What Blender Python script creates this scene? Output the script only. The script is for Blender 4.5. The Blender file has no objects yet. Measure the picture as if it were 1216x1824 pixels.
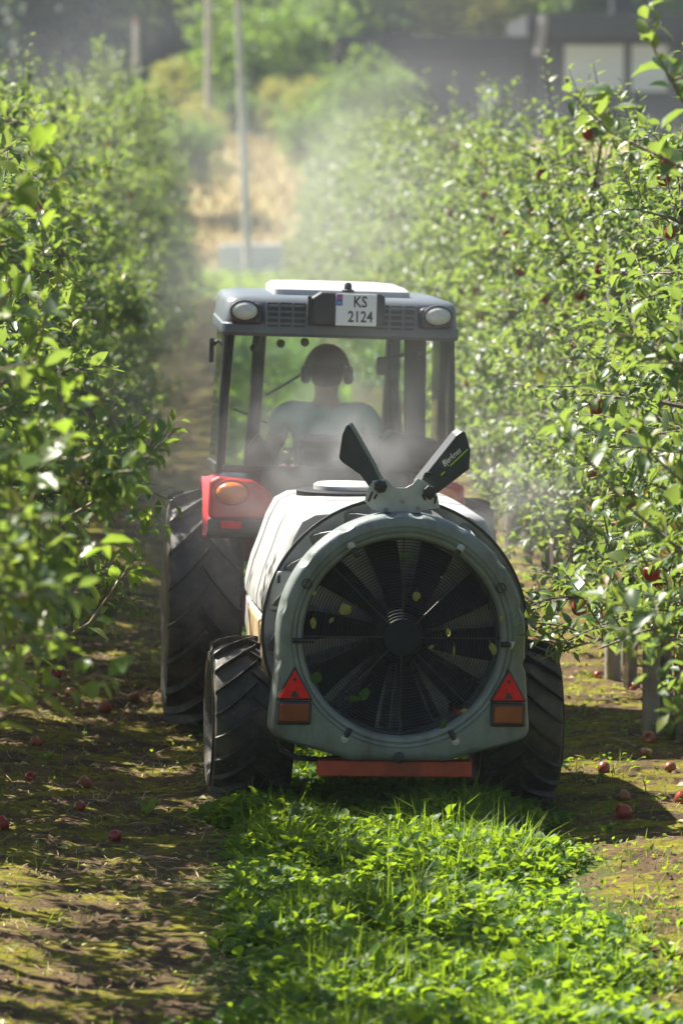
import bpy, bmesh, math, random
import numpy as np
from mathutils import Vector, Matrix, Euler, noise as mnoise

sc = bpy.context.scene
COL = sc.collection
R = math.radians
PI = math.pi

# ------------------------------------------------------------------ camera
FP, CX, CY = 8050.0, 608.0, 912.0          # focal length and centre in photo pixels (1216 x 1824)
CAM_H = 2.68
PITCH = math.atan((912 - 300) / FP)
YAW = math.atan((608 - 400) / FP)
cam_data = bpy.data.cameras.new('camera')
cam = bpy.data.objects.new('camera', cam_data)
COL.objects.link(cam)
cam.location = (0, 0, CAM_H)
cam.rotation_euler = (PI / 2 - PITCH, 0, -YAW)
cam_data.sensor_fit = 'VERTICAL'
cam_data.sensor_height = 36.0
cam_data.lens = FP / 1824 * 36.0
cam_data.clip_start = 0.3
cam_data.clip_end = 3000
cam_data.dof.use_dof = True
cam_data.dof.focus_distance = 18.5
cam_data.dof.aperture_fstop = 3.6
sc.camera = cam
CM = cam.rotation_euler.to_matrix()

def at(x, y, Y):
    """photo pixel + distance along the rows -> point in the orchard"""
    d = CM @ Vector((x - CX, CY - y, -FP))
    return Vector((0, 0, CAM_H)) + d * (Y / d.y)

def ground_at(x, y):
    d = CM @ Vector((x - CX, CY - y, -FP))
    p = Vector((0, 0, CAM_H)) + d * (-CAM_H / d.z)
    return p

# ------------------------------------------------------------------ light
SUN_EL = R(50)
SUN_AZ = math.atan2(-0.76, 0.65)           # clockwise from +Y
SV = Vector((math.sin(SUN_AZ) * math.cos(SUN_EL), math.cos(SUN_AZ) * math.cos(SUN_EL), math.sin(SUN_EL)))
world = bpy.data.worlds.new('World')
sc.world = world
world.use_nodes = True
wn = world.node_tree
bg = wn.nodes['Background']
sky = wn.nodes.new('ShaderNodeTexSky')
sky.sky_type = 'NISHITA'
sky.sun_disc = False
sky.sun_elevation = SUN_EL
sky.sun_rotation = SUN_AZ
sky.dust_density = 1.5
wn.links.new(sky.outputs[0], bg.inputs[0])
bg.inputs[1].default_value = 0.05
sun_data = bpy.data.lights.new('sun', 'SUN')
sun_data.energy = 5.0
sun_data.angle = R(0.5)
sun_data.color = (1.0, 0.94, 0.83)
sun = bpy.data.objects.new('sun', sun_data)
COL.objects.link(sun)
sun.rotation_euler = SV.to_track_quat('Z', 'Y').to_euler()
sun.location = (-20, 40, 40)
sc.view_settings.view_transform = 'Standard'
sc.view_settings.look = 'None'
sc.view_settings.exposure = 1.6
sc.view_settings.gamma = 1.0
sc.view_settings.use_curve_mapping = False
cy = sc.cycles
cy.use_denoising = True
cy.max_bounces = 7
cy.diffuse_bounces = 3
cy.glossy_bounces = 3
cy.transmission_bounces = 4
cy.transparent_max_bounces = 12
cy.volume_bounces = 0
cy.volume_step_rate = 4.0
cy.volume_max_steps = 64
cy.caustics_reflective = False
cy.caustics_refractive = False
cy.sample_clamp_indirect = 4.0

# ------------------------------------------------------------------ helpers
def tag(o, label=None, cat=None, group=None, kind=None):
    if label: o['label'] = label
    if cat: o['category'] = cat
    if group: o['group'] = group
    if kind: o['kind'] = kind
    return o

def empty(name, loc=(0, 0, 0), rot=(0, 0, 0), parent=None):
    o = bpy.data.objects.new(name, None)
    COL.objects.link(o)
    o.location = loc
    o.rotation_euler = rot
    o.empty_display_size = 0.1
    if parent: o.parent = parent
    return o

def link_mesh(name, me, parent=None, loc=None, rot=None, scale=None):
    o = bpy.data.objects.new(name, me)
    COL.objects.link(o)
    if parent: o.parent = parent
    if loc is not None: o.location = loc
    if rot is not None: o.rotation_euler = rot
    if scale is not None: o.scale = scale
    return o

def np_mesh(name, verts, faces, mat, smooth=False):
    """verts (n,3), faces: (m,k) array of one face size or list of such arrays"""
    if not isinstance(faces, list): faces = [faces]
    me = bpy.data.meshes.new(name)
    verts = np.asarray(verts, dtype=np.float32)
    me.vertices.add(len(verts))
    me.vertices.foreach_set('co', verts.ravel())
    loops = np.concatenate([np.asarray(f, dtype=np.int32).ravel() for f in faces])
    sizes = np.concatenate([np.full(len(f), np.asarray(f).shape[1], dtype=np.int32) for f in faces])
    starts = np.concatenate([[0], np.cumsum(sizes)[:-1]]).astype(np.int32)
    me.loops.add(len(loops))
    me.loops.foreach_set('vertex_index', loops)
    me.polygons.add(len(sizes))
    me.polygons.foreach_set('loop_start', starts)
    me.polygons.foreach_set('loop_total', sizes)
    if smooth: me.polygons.foreach_set('use_smooth', np.ones(len(sizes), dtype=bool))
    me.update(calc_edges=True)
    me.validate()
    me.materials.append(mat)
    return me

class MB:
    def __init__(s):
        s.v, s.f = [], []
    def add(s, vs, fs):
        b = len(s.v)
        s.v += [Vector(v) for v in vs]
        s.f += [[i + b for i in f] for f in fs]
        return s
    def box(s, c, d, rot=None):
        c = Vector(c)
        m = Euler(rot).to_matrix() if rot else Matrix.Identity(3)
        vs = [c + m @ Vector((x * d[0] / 2, y * d[1] / 2, z * d[2] / 2)) for z in (-1, 1) for y in (-1, 1) for x in (-1, 1)]
        return s.add(vs, [(0, 2, 3, 1), (4, 5, 7, 6), (0, 1, 5, 4), (2, 6, 7, 3), (0, 4, 6, 2), (1, 3, 7, 5)])
    def tube(s, pts, rad, n=8, cap=True):
        pts = [Vector(p) for p in pts]
        if not hasattr(rad, '__len__'): rad = [rad] * len(pts)
        rings = []
        up = Vector((0, 0, 1))
        t0 = (pts[1] - pts[0]).normalized()
        if abs(t0.z) > .9: up = Vector((1, 0, 0))
        for i, p in enumerate(pts):
            t = (pts[min(i + 1, len(pts) - 1)] - pts[max(i - 1, 0)]).normalized()
            a = up - t * up.dot(t)
            if a.length < 1e-5: a = Vector((0, 1, 0)) - t * t.y
            a.normalize()
            b = t.cross(a)
            up = a
            rings.append([p + (a * math.cos(k * 2 * PI / n) + b * math.sin(k * 2 * PI / n)) * rad[i] for k in range(n)])
        vs = [v for r in rings for v in r]
        fs = []
        for i in range(len(rings) - 1):
            for k in range(n):
                k2 = (k + 1) % n
                fs.append((i * n + k, i * n + k2, (i + 1) * n + k2, (i + 1) * n + k))
        if cap:
            fs.append(tuple(reversed(range(n))))
            fs.append(tuple((len(rings) - 1) * n + k for k in range(n)))
        return s.add(vs, fs)
    def loops(s, loops, close=True, cap0=False, cap1=False):
        n = len(loops[0])
        vs = [v for l in loops for v in l]
        fs = []
        for i in range(len(loops) - 1):
            for k in range(n if close else n - 1):
                k2 = (k + 1) % n
                fs.append((i * n + k, i * n + k2, (i + 1) * n + k2, (i + 1) * n + k))
        if cap0: fs.append(tuple(reversed(range(n))))
        if cap1: fs.append(tuple((len(loops) - 1) * n + k for k in range(n)))
        return s.add(vs, fs)
    def lathe(s, prof, axis='Z', n=32, c=(0, 0, 0), cap0=False, cap1=False):
        """prof: (radius, position along the axis)"""
        c = Vector(c)
        ls = []
        for r, h in prof:
            l = []
            for k in range(n):
                a = 2 * PI * k / n
                u, w = r * math.cos(a), r * math.sin(a)
                l.append(c + (Vector((u, w, h)) if axis == 'Z' else Vector((h, u, w)) if axis == 'X' else Vector((u, h, w))))
            ls.append(l)
        return s.loops(ls, True, cap0, cap1)
    def prism(s, outline, depth):
        """outline: 3-D points in order; depth: offset vector"""
        n = len(outline)
        o = [Vector(p) for p in outline]
        q = [p + Vector(depth) for p in o]
        return s.loops([o, q], True, True, True)
    def build(s, name, mat, parent=None, smooth=False, bevel=0, seg=2, loc=None, rot=None):
        me = bpy.data.meshes.new(name)
        me.from_pydata(s.v, [], s.f)
        bm = bmesh.new(); bm.from_mesh(me)
        bmesh.ops.recalc_face_normals(bm, faces=bm.faces)
        bm.to_mesh(me); bm.free()
        me.materials.append(mat)
        if smooth:
            me.polygons.foreach_set('use_smooth', [True] * len(me.polygons))
            try: me.set_sharp_from_angle(angle=R(40))
            except Exception: pass
        o = link_mesh(name, me, parent, loc, rot)
        if bevel:
            m = o.modifiers.new('bevel', 'BEVEL')
            m.width = bevel; m.segments = seg; m.limit_method = 'ANGLE'; m.angle_limit = R(35)
            m.harden_normals = False
        return o

# ------------------------------------------------------------------ materials
def node_mat(name):
    m = bpy.data.materials.new(name)
    m.use_nodes = True
    nt = m.node_tree
    return m, nt, nt.nodes['Principled BSDF']

def M(name, c1, c2=None, rough=.5, metal=0.0, scale=6.0, bump=0.0, bscale=60.0, spec=.5, rvar=0.0, detail=5, sss=0, coat=0):
    m, nt, p = node_mat(name)
    N, L = nt.nodes, nt.links
    p.inputs['Roughness'].default_value = rough
    p.inputs['Metallic'].default_value = metal
    p.inputs['Specular IOR Level'].default_value = spec
    if coat: p.inputs['Coat Weight'].default_value = coat
    if sss:
        p.inputs['Subsurface Weight'].default_value = sss
        p.inputs['Subsurface Radius'].default_value = (.03, .03, .03)
    tc = N.new('ShaderNodeTexCoord')
    if c2 is None: c2 = tuple(c * .75 for c in c1)
    nz = N.new('ShaderNodeTexNoise'); nz.inputs['Scale'].default_value = scale; nz.inputs['Detail'].default_value = detail
    L.new(tc.outputs['Object'], nz.inputs['Vector'])
    cr = N.new('ShaderNodeValToRGB')
    cr.color_ramp.elements[0].position = .35; cr.color_ramp.elements[1].position = .68
    cr.color_ramp.elements[0].color = (*c1, 1); cr.color_ramp.elements[1].color = (*c2, 1)
    L.new(nz.outputs['Fac'], cr.inputs['Fac'])
    L.new(cr.outputs[0], p.inputs['Base Color'])
    if rvar:
        n3 = N.new('ShaderNodeTexNoise'); n3.inputs['Scale'].default_value = scale * 2.3; n3.inputs['Detail'].default_value = 4
        L.new(tc.outputs['Object'], n3.inputs['Vector'])
        mr = N.new('ShaderNodeMapRange')
        mr.inputs['To Min'].default_value = max(.02, rough - rvar); mr.inputs['To Max'].default_value = min(1, rough + rvar)
        L.new(n3.outputs['Fac'], mr.inputs['Value']); L.new(mr.outputs[0], p.inputs['Roughness'])
    if bump:
        n2 = N.new('ShaderNodeTexNoise'); n2.inputs['Scale'].default_value = bscale; n2.inputs['Detail'].default_value = 4
        L.new(tc.outputs['Object'], n2.inputs['Vector'])
        b = N.new('ShaderNodeBump'); b.inputs['Strength'].default_value = bump; b.inputs['Distance'].default_value = .01
        L.new(n2.outputs['Fac'], b.inputs['Height']); L.new(b.outputs[0], p.inputs['Normal'])
    return m

def leaf_mat(name, stops, under, trans, tw=.38, rough=.36, spec=.5):
    """two-sided leaf: colour varies from leaf to leaf, paler underside, light passes through"""
    m, nt, p = node_mat(name)
    N, L = nt.nodes, nt.links
    g = N.new('ShaderNodeNewGeometry')
    cr = N.new('ShaderNodeValToRGB')
    e = cr.color_ramp.elements
    e[0].position, e[0].color = stops[0][0], (*stops[0][1], 1)
    e[1].position, e[1].color = stops[-1][0], (*stops[-1][1], 1)
    for q, c in stops[1:-1]:
        k = e.new(q); k.color = (*c, 1)
    L.new(g.outputs['Random Per Island'], cr.inputs['Fac'])
    mx = N.new('ShaderNodeMix'); mx.data_type = 'RGBA'
    mx.inputs['Factor'].default_value = 0
    L.new(g.outputs['Backfacing'], mx.inputs['Factor'])
    L.new(cr.outputs[0], mx.inputs[6])
    mu = N.new('ShaderNodeMix'); mu.data_type = 'RGBA'; mu.inputs['Factor'].default_value = .6
    L.new(cr.outputs[0], mu.inputs[6]); mu.inputs[7].default_value = (*under, 1)
    L.new(mu.outputs[2], mx.inputs[7])
    L.new(mx.outputs[2], p.inputs['Base Color'])
    p.inputs['Roughness'].default_value = rough
    p.inputs['Specular IOR Level'].default_value = spec
    t = N.new('ShaderNodeBsdfTranslucent')
    mt = N.new('ShaderNodeMix'); mt.data_type = 'RGBA'; mt.inputs['Factor'].default_value = .7
    L.new(cr.outputs[0], mt.inputs[6]); mt.inputs[7].default_value = (*trans, 1)
    L.new(mt.outputs[2], t.inputs['Color'])
    ms = N.new('ShaderNodeMixShader'); ms.inputs[0].default_value = tw
    L.new(p.outputs[0], ms.inputs[1]); L.new(t.outputs[0], ms.inputs[2])
    L.new(ms.outputs[0], N['Material Output'].inputs['Surface'])
    return m

def glass_mat(name, tint, film_amount=.08, rough=.03):
    m, nt, p = node_mat(name)
    N, L = nt.nodes, nt.links
    N.remove(p)
    tr = N.new('ShaderNodeBsdfTransparent'); tr.inputs[0].default_value = (*tint, 1)
    gl = N.new('ShaderNodeBsdfGlossy'); gl.inputs['Roughness'].default_value = rough
    df = N.new('ShaderNodeBsdfDiffuse'); df.inputs[0].default_value = (.5, .5, .48, 1)
    fr = N.new('ShaderNodeFresnel'); fr.inputs[0].default_value = 1.45
    tc = N.new('ShaderNodeTexCoord'); nz = N.new('ShaderNodeTexNoise'); nz.inputs['Scale'].default_value = 5; nz.inputs['Detail'].default_value = 6
    L.new(tc.outputs['Object'], nz.inputs['Vector'])
    mr = N.new('ShaderNodeMapRange'); mr.inputs['From Min'].default_value = .4; mr.inputs['From Max'].default_value = .75; mr.inputs['To Max'].default_value = film_amount  # patchy dust film whose grey also stands in for reflections and haze
    L.new(nz.outputs['Fac'], mr.inputs['Value'])
    m1 = N.new('ShaderNodeMixShader'); L.new(mr.outputs[0], m1.inputs[0]); L.new(tr.outputs[0], m1.inputs[1]); L.new(df.outputs[0], m1.inputs[2])
    m2 = N.new('ShaderNodeMixShader'); L.new(fr.outputs[0], m2.inputs[0]); L.new(m1.outputs[0], m2.inputs[1]); L.new(gl.outputs[0], m2.inputs[2])
    L.new(m2.outputs[0], N['Material Output'].inputs['Surface'])
    return m

MT = {}
MT['leaf'] = leaf_mat('apple_leaf', [(0, (.026, .066, .028)), (.35, (.042, .094, .034)), (.65, (.070, .132, .040)), (.88, (.13, .185, .05)), (.97, (.26, .25, .05)), (1, (.30, .16, .05))],
                      (.18, .235, .15), (.36, .50, .07), .42, .42, .5)
MT['bright_leaf'] = leaf_mat('bright_green_leaf', [(0, (.06, .12, .025)), (.5, (.10, .17, .03)), (1, (.20, .24, .04))], (.24, .29, .17), (.38, .55, .05), .46, .36)  # brighter yellow-green leaf colour for some shoots and the weeds
MT['grass'] = leaf_mat('grass_leaf', [(0, (.035, .095, .018)), (.5, (.06, .14, .022)), (.9, (.10, .18, .03)), (1, (.22, .22, .07))], (.09, .15, .04), (.42, .60, .02), .50, .48, .25)
MT['yellow_leaf'] = leaf_mat('fallen_leaf', [(0, (.40, .33, .10)), (.5, (.36, .36, .10)), (1, (.34, .20, .07))], (.36, .34, .16), (.55, .42, .07), .35, .5)
MT['far_leaf'] = leaf_mat('broad_leaf', [(0, (.05, .11, .03)), (.5, (.09, .17, .04)), (1, (.17, .23, .05))], (.10, .15, .06), (.30, .46, .05), .45, .6)
MT['far_yellow'] = leaf_mat('yellowing_leaf', [(0, (.14, .18, .04)), (.5, (.24, .26, .06)), (1, (.36, .30, .09))], (.2, .2, .1), (.5, .5, .08), .45, .6)
MT['needle'] = leaf_mat('spruce_needle', [(0, (.020, .05, .022)), (.6, (.035, .075, .03)), (1, (.06, .10, .035))], (.03, .045, .03), (.05, .09, .02), .15, .6)
MT['straw'] = leaf_mat('straw', [(0, (.20, .13, .06)), (.5, (.34, .24, .11)), (1, (.46, .36, .18))], (.3, .24, .13), (.4, .3, .12), .2, .6)
MT['drygrass'] = leaf_mat('dry_grass', [(0, (.27, .20, .075)), (.5, (.34, .25, .10)), (1, (.28, .25, .10))], (.4, .32, .15), (.5, .4, .15), .3, .7)
MT['bark'] = M('bark', (.13, .10, .075), (.23, .20, .16), .85, scale=18, bump=.6, bscale=70)
MT['twig'] = M('twig', (.17, .12, .085), (.28, .22, .16), .7, scale=30)
MT['apple'] = M('apple_skin', (.22, .010, .014), (.36, .045, .028), .36, scale=11, spec=.5)
MT['rubber'] = M('tyre_rubber', (.018, .018, .019), (.045, .042, .038), .62, scale=9, bump=.25, bscale=45, rvar=.18, spec=.6)
MT['rim'] = M('wheel_rim', (.5, .07, .04), (.35, .06, .04), .5, scale=10)
MT['rimgrey'] = M('wheel_rim_grey', (.45, .45, .44), (.3, .3, .29), .5, scale=10)
MT['black'] = M('black_plastic', (.016, .017, .019), (.03, .03, .031), .45, scale=12, rvar=.12)
MT['blackmetal'] = M('black_steel', (.02, .02, .021), (.04, .036, .032), .5, .0, scale=16, bump=.1)
MT['spout'] = M('spout_plastic', (.040, .043, .048), (.055, .058, .062), .4, scale=12, bump=.08, bscale=150)
MT['navy'] = M('fan_blade_plastic', (.008, .011, .020), (.014, .017, .026), .55, scale=10, spec=.25)
MT['housing'] = M('grey_polyethylene', (.175, .212, .215), (.225, .26, .258), .42, scale=5, bump=.12, bscale=110, rvar=.14, spec=.5)
MT['tank'] = M('white_polyethylene', (.47, .48, .49), (.42, .42, .42), .36, scale=3, bump=.03, sss=.1, rvar=.08)
MT['tanklow'] = M('stained_polyethylene', (.46, .34, .20), (.38, .28, .16), .45, scale=4, sss=.2)
MT['silver'] = M('galvanised_steel', (.30, .31, .32), (.20, .21, .22), .42, .6, scale=14, rvar=.15)
MT['vane'] = M('dull_grey_vane', (.26, .27, .275), (.18, .19, .195), .45, .3, scale=14)
MT['ltmetal'] = M('grey_painted_plate', (.48, .51, .50), (.40, .43, .42), .45, .1, scale=20, bump=.06)
MT['redsteel'] = M('red_orange_steel', (.55, .075, .03), (.36, .055, .03), .5, scale=14, bump=.15, rvar=.15)
MT['redpaint'] = M('tractor_red', (.55, .025, .025), (.46, .02, .02), .3, scale=3, coat=.3)
MT['roof'] = M('roof_plastic', (.085, .105, .125), (.12, .14, .16), .4, scale=4, rvar=.12, bump=.04)
MT['hatch'] = M('roof_hatch', (.50, .51, .51), (.44, .45, .45), .4, scale=4)
MT['white'] = M('plate_white', (.82, .82, .80), (.78, .78, .76), .4, scale=4)
MT['blue'] = M('plate_blue', (.02, .10, .42), (.02, .09, .38), .4)
MT['flagred'] = M('plate_flag_red', (.6, .04, .05), (.55, .04, .05), .4)
MT['ink'] = M('plate_ink', (.012, .012, .014), (.012, .012, .014), .5)
MT['redlens'] = M('red_reflector', (.85, .02, .012), (.70, .014, .01), .4, scale=40, bump=.12, bscale=260, spec=.2)
MT['brownlens'] = M('tail_lens', (.20, .028, .012), (.26, .06, .015), .2, scale=8, coat=.4)
MT['orange'] = M('amber_lens', (.75, .20, .02), (.6, .14, .015), .2, scale=12, bump=.15, bscale=160, coat=.3)
MT['lamp'] = M('lamp_lens', (.62, .62, .55), (.5, .5, .44), .2, scale=60, bump=.2, bscale=200, coat=.4)
MT['green'] = M('green_print', (.38, .62, .04), (.36, .60, .04), .5)
MT['glass'] = glass_mat('cab_glass', (.82, .90, .86), .20)
MT['wood'] = M('weathered_wood', (.30, .27, .23), (.20, .18, .15), .85, scale=9, bump=.4, bscale=40)
MT['polewood'] = M('grey_pole_wood', (.60, .56, .50), (.50, .46, .41), .85, scale=4, bump=.3)
MT['concrete'] = M('concrete', (.68, .68, .67), (.6, .6, .59), .85, scale=5, bump=.2)
MT['housewall'] = M('dark_cladding', (.022, .026, .032), (.03, .034, .04), .7, scale=4)
MT['houseroof'] = M('roof_fascia', (.028, .032, .038), (.036, .04, .046), .6, scale=4)
MT['fascia'] = M('pale_fascia', (.35, .33, .31), (.28, .27, .25), .7)
MT['pale_pane'] = M('pale_pane_tone', (.62, .68, .70), (.55, .62, .66), .5, scale=2)  # pale blue-grey tone over the whole window pane
MT['shirt'] = M('teal_cotton', (.52, .80, .82), (.44, .72, .75), .9, scale=7, bump=.8, bscale=9)
MT['trouser'] = M('dark_trousers', (.03, .035, .05), (.04, .045, .06), .9)
MT['skin'] = M('skin', (.55, .33, .24), (.50, .29, .20), .5, scale=8, sss=.1)
MT['hair'] = M('dark_hair', (.02, .015, .012), (.035, .027, .02), .6, scale=40)
MT['cap'] = M('dark_cap', (.025, .028, .032), (.04, .042, .046), .85)
MT['seat'] = M('seat_fabric', (.03, .03, .033), (.045, .045, .048), .85, scale=20)
MT['soil'] = M('soil_crumb', (.085, .055, .033), (.15, .10, .06), .95, scale=12, bump=.5, bscale=90, spec=.15)
MT['wire'] = M('wire_steel', (.25, .25, .25), (.2, .2, .2), .4, .8)
MT['frond'] = M('hose_rubber', (.015, .015, .016), (.03, .03, .03), .5)

def add_dirt(m, dirt, spot_scale=70, amount=.55, streak=True):
    """dried spray spots and grime laid over a plain material"""
    nt = m.node_tree; N, L = nt.nodes, nt.links
    p = N['Principled BSDF']
    src = p.inputs['Base Color'].links[0].from_socket
    tc = N.new('ShaderNodeTexCoord')
    v = N.new('ShaderNodeTexVoronoi'); v.inputs['Scale'].default_value = spot_scale; L.new(tc.outputs['Object'], v.inputs['Vector'])
    r = N.new('ShaderNodeMapRange'); r.inputs['From Min'].default_value = .22; r.inputs['From Max'].default_value = .06; L.new(v.outputs['Distance'], r.inputs['Value'])
    n = N.new('ShaderNodeTexNoise'); n.inputs['Scale'].default_value = 7; n.inputs['Detail'].default_value = 7; n.inputs['Roughness'].default_value = .7
    mp = N.new('ShaderNodeMapping'); mp.inputs['Scale'].default_value = (1, 1, .35 if streak else 1); L.new(tc.outputs['Object'], mp.inputs[0]); L.new(mp.outputs[0], n.inputs['Vector'])
    r2 = N.new('ShaderNodeMapRange'); r2.inputs['From Min'].default_value = .45; r2.inputs['From Max'].default_value = .7; L.new(n.outputs['Fac'], r2.inputs['Value'])
    a = N.new('ShaderNodeMath'); a.operation = 'MULTIPLY'; L.new(r.outputs[0], a.inputs[0]); a.inputs[1].default_value = .8
    b = N.new('ShaderNodeMath'); b.operation = 'MAXIMUM'; L.new(a.outputs[0], b.inputs[0]); L.new(r2.outputs[0], b.inputs[1])
    c = N.new('ShaderNodeMath'); c.operation = 'MULTIPLY'; L.new(b.outputs[0], c.inputs[0]); c.inputs[1].default_value = amount
    x = N.new('ShaderNodeMix'); x.data_type = 'RGBA'; L.new(c.outputs[0], x.inputs[0]); L.new(src, x.inputs[6]); x.inputs[7].default_value = (*dirt, 1)
    L.new(x.outputs[2], p.inputs['Base Color'])
add_dirt(MT['housing'], (.085, .085, .068), 80, .8)
add_dirt(MT['roof'], (.17, .18, .18), 60, .35)
add_dirt(MT['tank'], (.45, .42, .36), 25, .25)
add_dirt(MT['rubber'], (.14, .115, .08), 26, .75, False)
add_dirt(MT['redsteel'], (.07, .045, .03), 30, .6)
add_dirt(MT['redpaint'], (.13, .045, .035), 50, .5)
add_dirt(MT['black'], (.075, .072, .066), 90, .4)
def vary_by_object(m, c, amount):
    nt = m.node_tree; N, L = nt.nodes, nt.links; p = N['Principled BSDF']
    src = p.inputs['Base Color'].links[0].from_socket
    oi = N.new('ShaderNodeObjectInfo'); k = N.new('ShaderNodeMath'); k.operation = 'POWER'; k.inputs[1].default_value = 2.0
    L.new(oi.outputs['Random'], k.inputs[0])
    k2 = N.new('ShaderNodeMath'); k2.operation = 'MULTIPLY'; k2.inputs[1].default_value = amount; L.new(k.outputs[0], k2.inputs[0])
    x = N.new('ShaderNodeMix'); x.data_type = 'RGBA'; L.new(k2.outputs[0], x.inputs[0]); L.new(src, x.inputs[6]); x.inputs[7].default_value = (*c, 1)
    L.new(x.outputs[2], p.inputs['Base Color'])
add_dirt(MT['apple'], (.10, .03, .015), 34, .6, False)
vary_by_object(MT['apple'], (.24, .12, .04), .75)
add_dirt(MT['redlens'], (.12, .02, .015), 60, .45)

def ground_material():
    m, nt, p = node_mat('orchard_ground')
    N, L = nt.nodes, nt.links
    p.inputs['Roughness'].default_value = .95
    p.inputs['Specular IOR Level'].default_value = .15
    tc = N.new('ShaderNodeTexCoord')
    def noise(s, d=6, w=.6):
        n = N.new('ShaderNodeTexNoise'); n.inputs['Scale'].default_value = s; n.inputs['Detail'].default_value = d; n.inputs['Roughness'].default_value = w
        L.new(tc.outputs['Object'], n.inputs['Vector']); return n.outputs['Fac']
    def ramp(f, a, b, ca=(0, 0, 0), cb=(1, 1, 1)):
        r = N.new('ShaderNodeValToRGB'); e = r.color_ramp.elements
        e[0].position, e[1].position = a, b
        e[0].color, e[1].color = (*ca, 1), (*cb, 1)
        L.new(f, r.inputs[0]); return r.outputs[0]
    def mix(f, a, b):
        x = N.new('ShaderNodeMix'); x.data_type = 'RGBA'
        L.new(f, x.inputs[0]); L.new(a, x.inputs[6]); L.new(b, x.inputs[7]); return x.outputs[2]
    def math_(op, a, b):
        x = N.new('ShaderNodeMath'); x.operation = op
        for i, q in enumerate((a, b)):
            if hasattr(q, 'links'): L.new(q, x.inputs[i])
            else: x.inputs[i].default_value = q
        return x.outputs[0]
    soil = ramp(noise(9, 8, .7), .32, .70, (.028, .018, .011), (.105, .067, .037))
    straw = ramp(noise(28, 6, .7), .35, .7, (.085, .055, .027), (.20, .135, .065))
    base = mix(ramp(noise(3.2, 5), .42, .58), soil, straw)
    moss_dapple = ramp(noise(22, 6), .3, .7, (.06, .066, .008), (.26, .225, .022))  # moss patches, brightened to strengthen the look of sun dapples
    base = mix(ramp(noise(3.4, 6, .65), .48, .55), base, moss_dapple)
    sep = N.new('ShaderNodeSeparateXYZ'); L.new(tc.outputs['Object'], sep.inputs[0])
    wob = math_('MULTIPLY', math_('SUBTRACT', noise(2.5, 4), .5), .5)
    dx = math_('ABSOLUTE', math_('SUBTRACT', math_('ADD', sep.outputs[0], wob), .68), 0)
    lane = ramp(dx, .62, .80, (1, 1, 1), (0, 0, 0))
    green = ramp(noise(16, 6), .3, .7, (.03, .060, .014), (.07, .115, .025))
    base = mix(lane, base, green)
    # field margin, then the dry bank beyond the rows
    far = N.new('ShaderNodeMapRange'); far.inputs['From Min'].default_value = 92; far.inputs['From Max'].default_value = 97
    L.new(sep.outputs[1], far.inputs['Value'])
    base = mix(far.outputs[0], base, ramp(noise(.5, 5), .3, .7, (.07, .115, .03), (.13, .16, .05)))
    bank = N.new('ShaderNodeMapRange'); bank.inputs['From Min'].default_value = 116; bank.inputs['From Max'].default_value = 121
    L.new(sep.outputs[1], bank.inputs['Value'])
    base = mix(bank.outputs[0], base, ramp(noise(.35, 6), .35, .65, (.32, .235, .10), (.22, .20, .085)))
    hill = N.new('ShaderNodeMapRange'); hill.inputs['From Min'].default_value = 158; hill.inputs['From Max'].default_value = 175
    L.new(sep.outputs[1], hill.inputs['Value'])
    base = mix(hill.outputs[0], base, ramp(noise(.2, 5), .35, .65, (.04, .065, .022), (.08, .10, .035)))
    L.new(base, p.inputs['Base Color'])
    b = N.new('ShaderNodeBump'); b.inputs['Strength'].default_value = .9; b.inputs['Distance'].default_value = .02
    L.new(noise(45, 6, .7), b.inputs['Height']); L.new(b.outputs[0], p.inputs['Normal'])
    return m
MT['ground'] = ground_material()

# ------------------------------------------------------------------ ground: one sheet
def smooth01(a, b, t):
    t = min(1, max(0, (t - a) / (b - a)))
    return t * t * (3 - 2 * t)

def terrain(x, y):
    z = 3.5 * smooth01(114, 150, y) + .015 * max(0, min(y, 188) - 150) + .30 * max(0, min(y, 255) - 188)
    if y > 112: z += .5 * mnoise.noise((x * .08, y * .08, 3.1)) * smooth01(112, 135, y)
    return z

def bumps(x, y):
    if y > 60 or abs(x) > 9: return 0.0
    f = smooth01(60, 40, y) if y > 40 else 1
    lane = smooth01(.85, .55, abs(x - .68))
    a = mnoise.noise((x * 2.3, y * 2.3, 0)) * .018 + mnoise.noise((x * 7, y * 7, 5)) * .012 + mnoise.noise((x * 19, y * 19, 9)) * .007
    a *= (1 - .6 * lane)
    ridge = .05 * smooth01(.9, .2, abs(x - 2.05)) + .05 * smooth01(.9, .2, abs(x + 1.2))
    return (a + ridge) * f - .012

def gz(x, y): return terrain(x, y) + bumps(x, y)

def axis(parts):
    r = []
    for a, b, s in parts: r += list(np.arange(a, b, s))
    return np.array(r + [parts[-1][1]])
gxs = axis([(-400, -60, 20), (-60, -8, 4), (-8, -2.4, .5), (-2.4, 3.6, .04), (3.6, 9, .5), (9, 60, 4), (60, 400, 20)])
gys = axis([(-60, 4, 8), (4, 13, .5), (13, 24, .045), (24, 36, .12), (36, 60, .5), (60, 112, 2), (112, 200, 2), (200, 600, 20)])
gv = np.array([(x, y, gz(x, y)) for y in gys for x in gxs])
nx = len(gxs)
ii = (np.arange(len(gys) - 1)[:, None] * nx + np.arange(nx - 1)[None, :]).ravel()
tag(link_mesh('ground', np_mesh('ground', gv, np.stack([ii, ii + 1, ii + nx + 1, ii + nx], 1), MT['ground'], True)), kind='structure')

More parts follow.
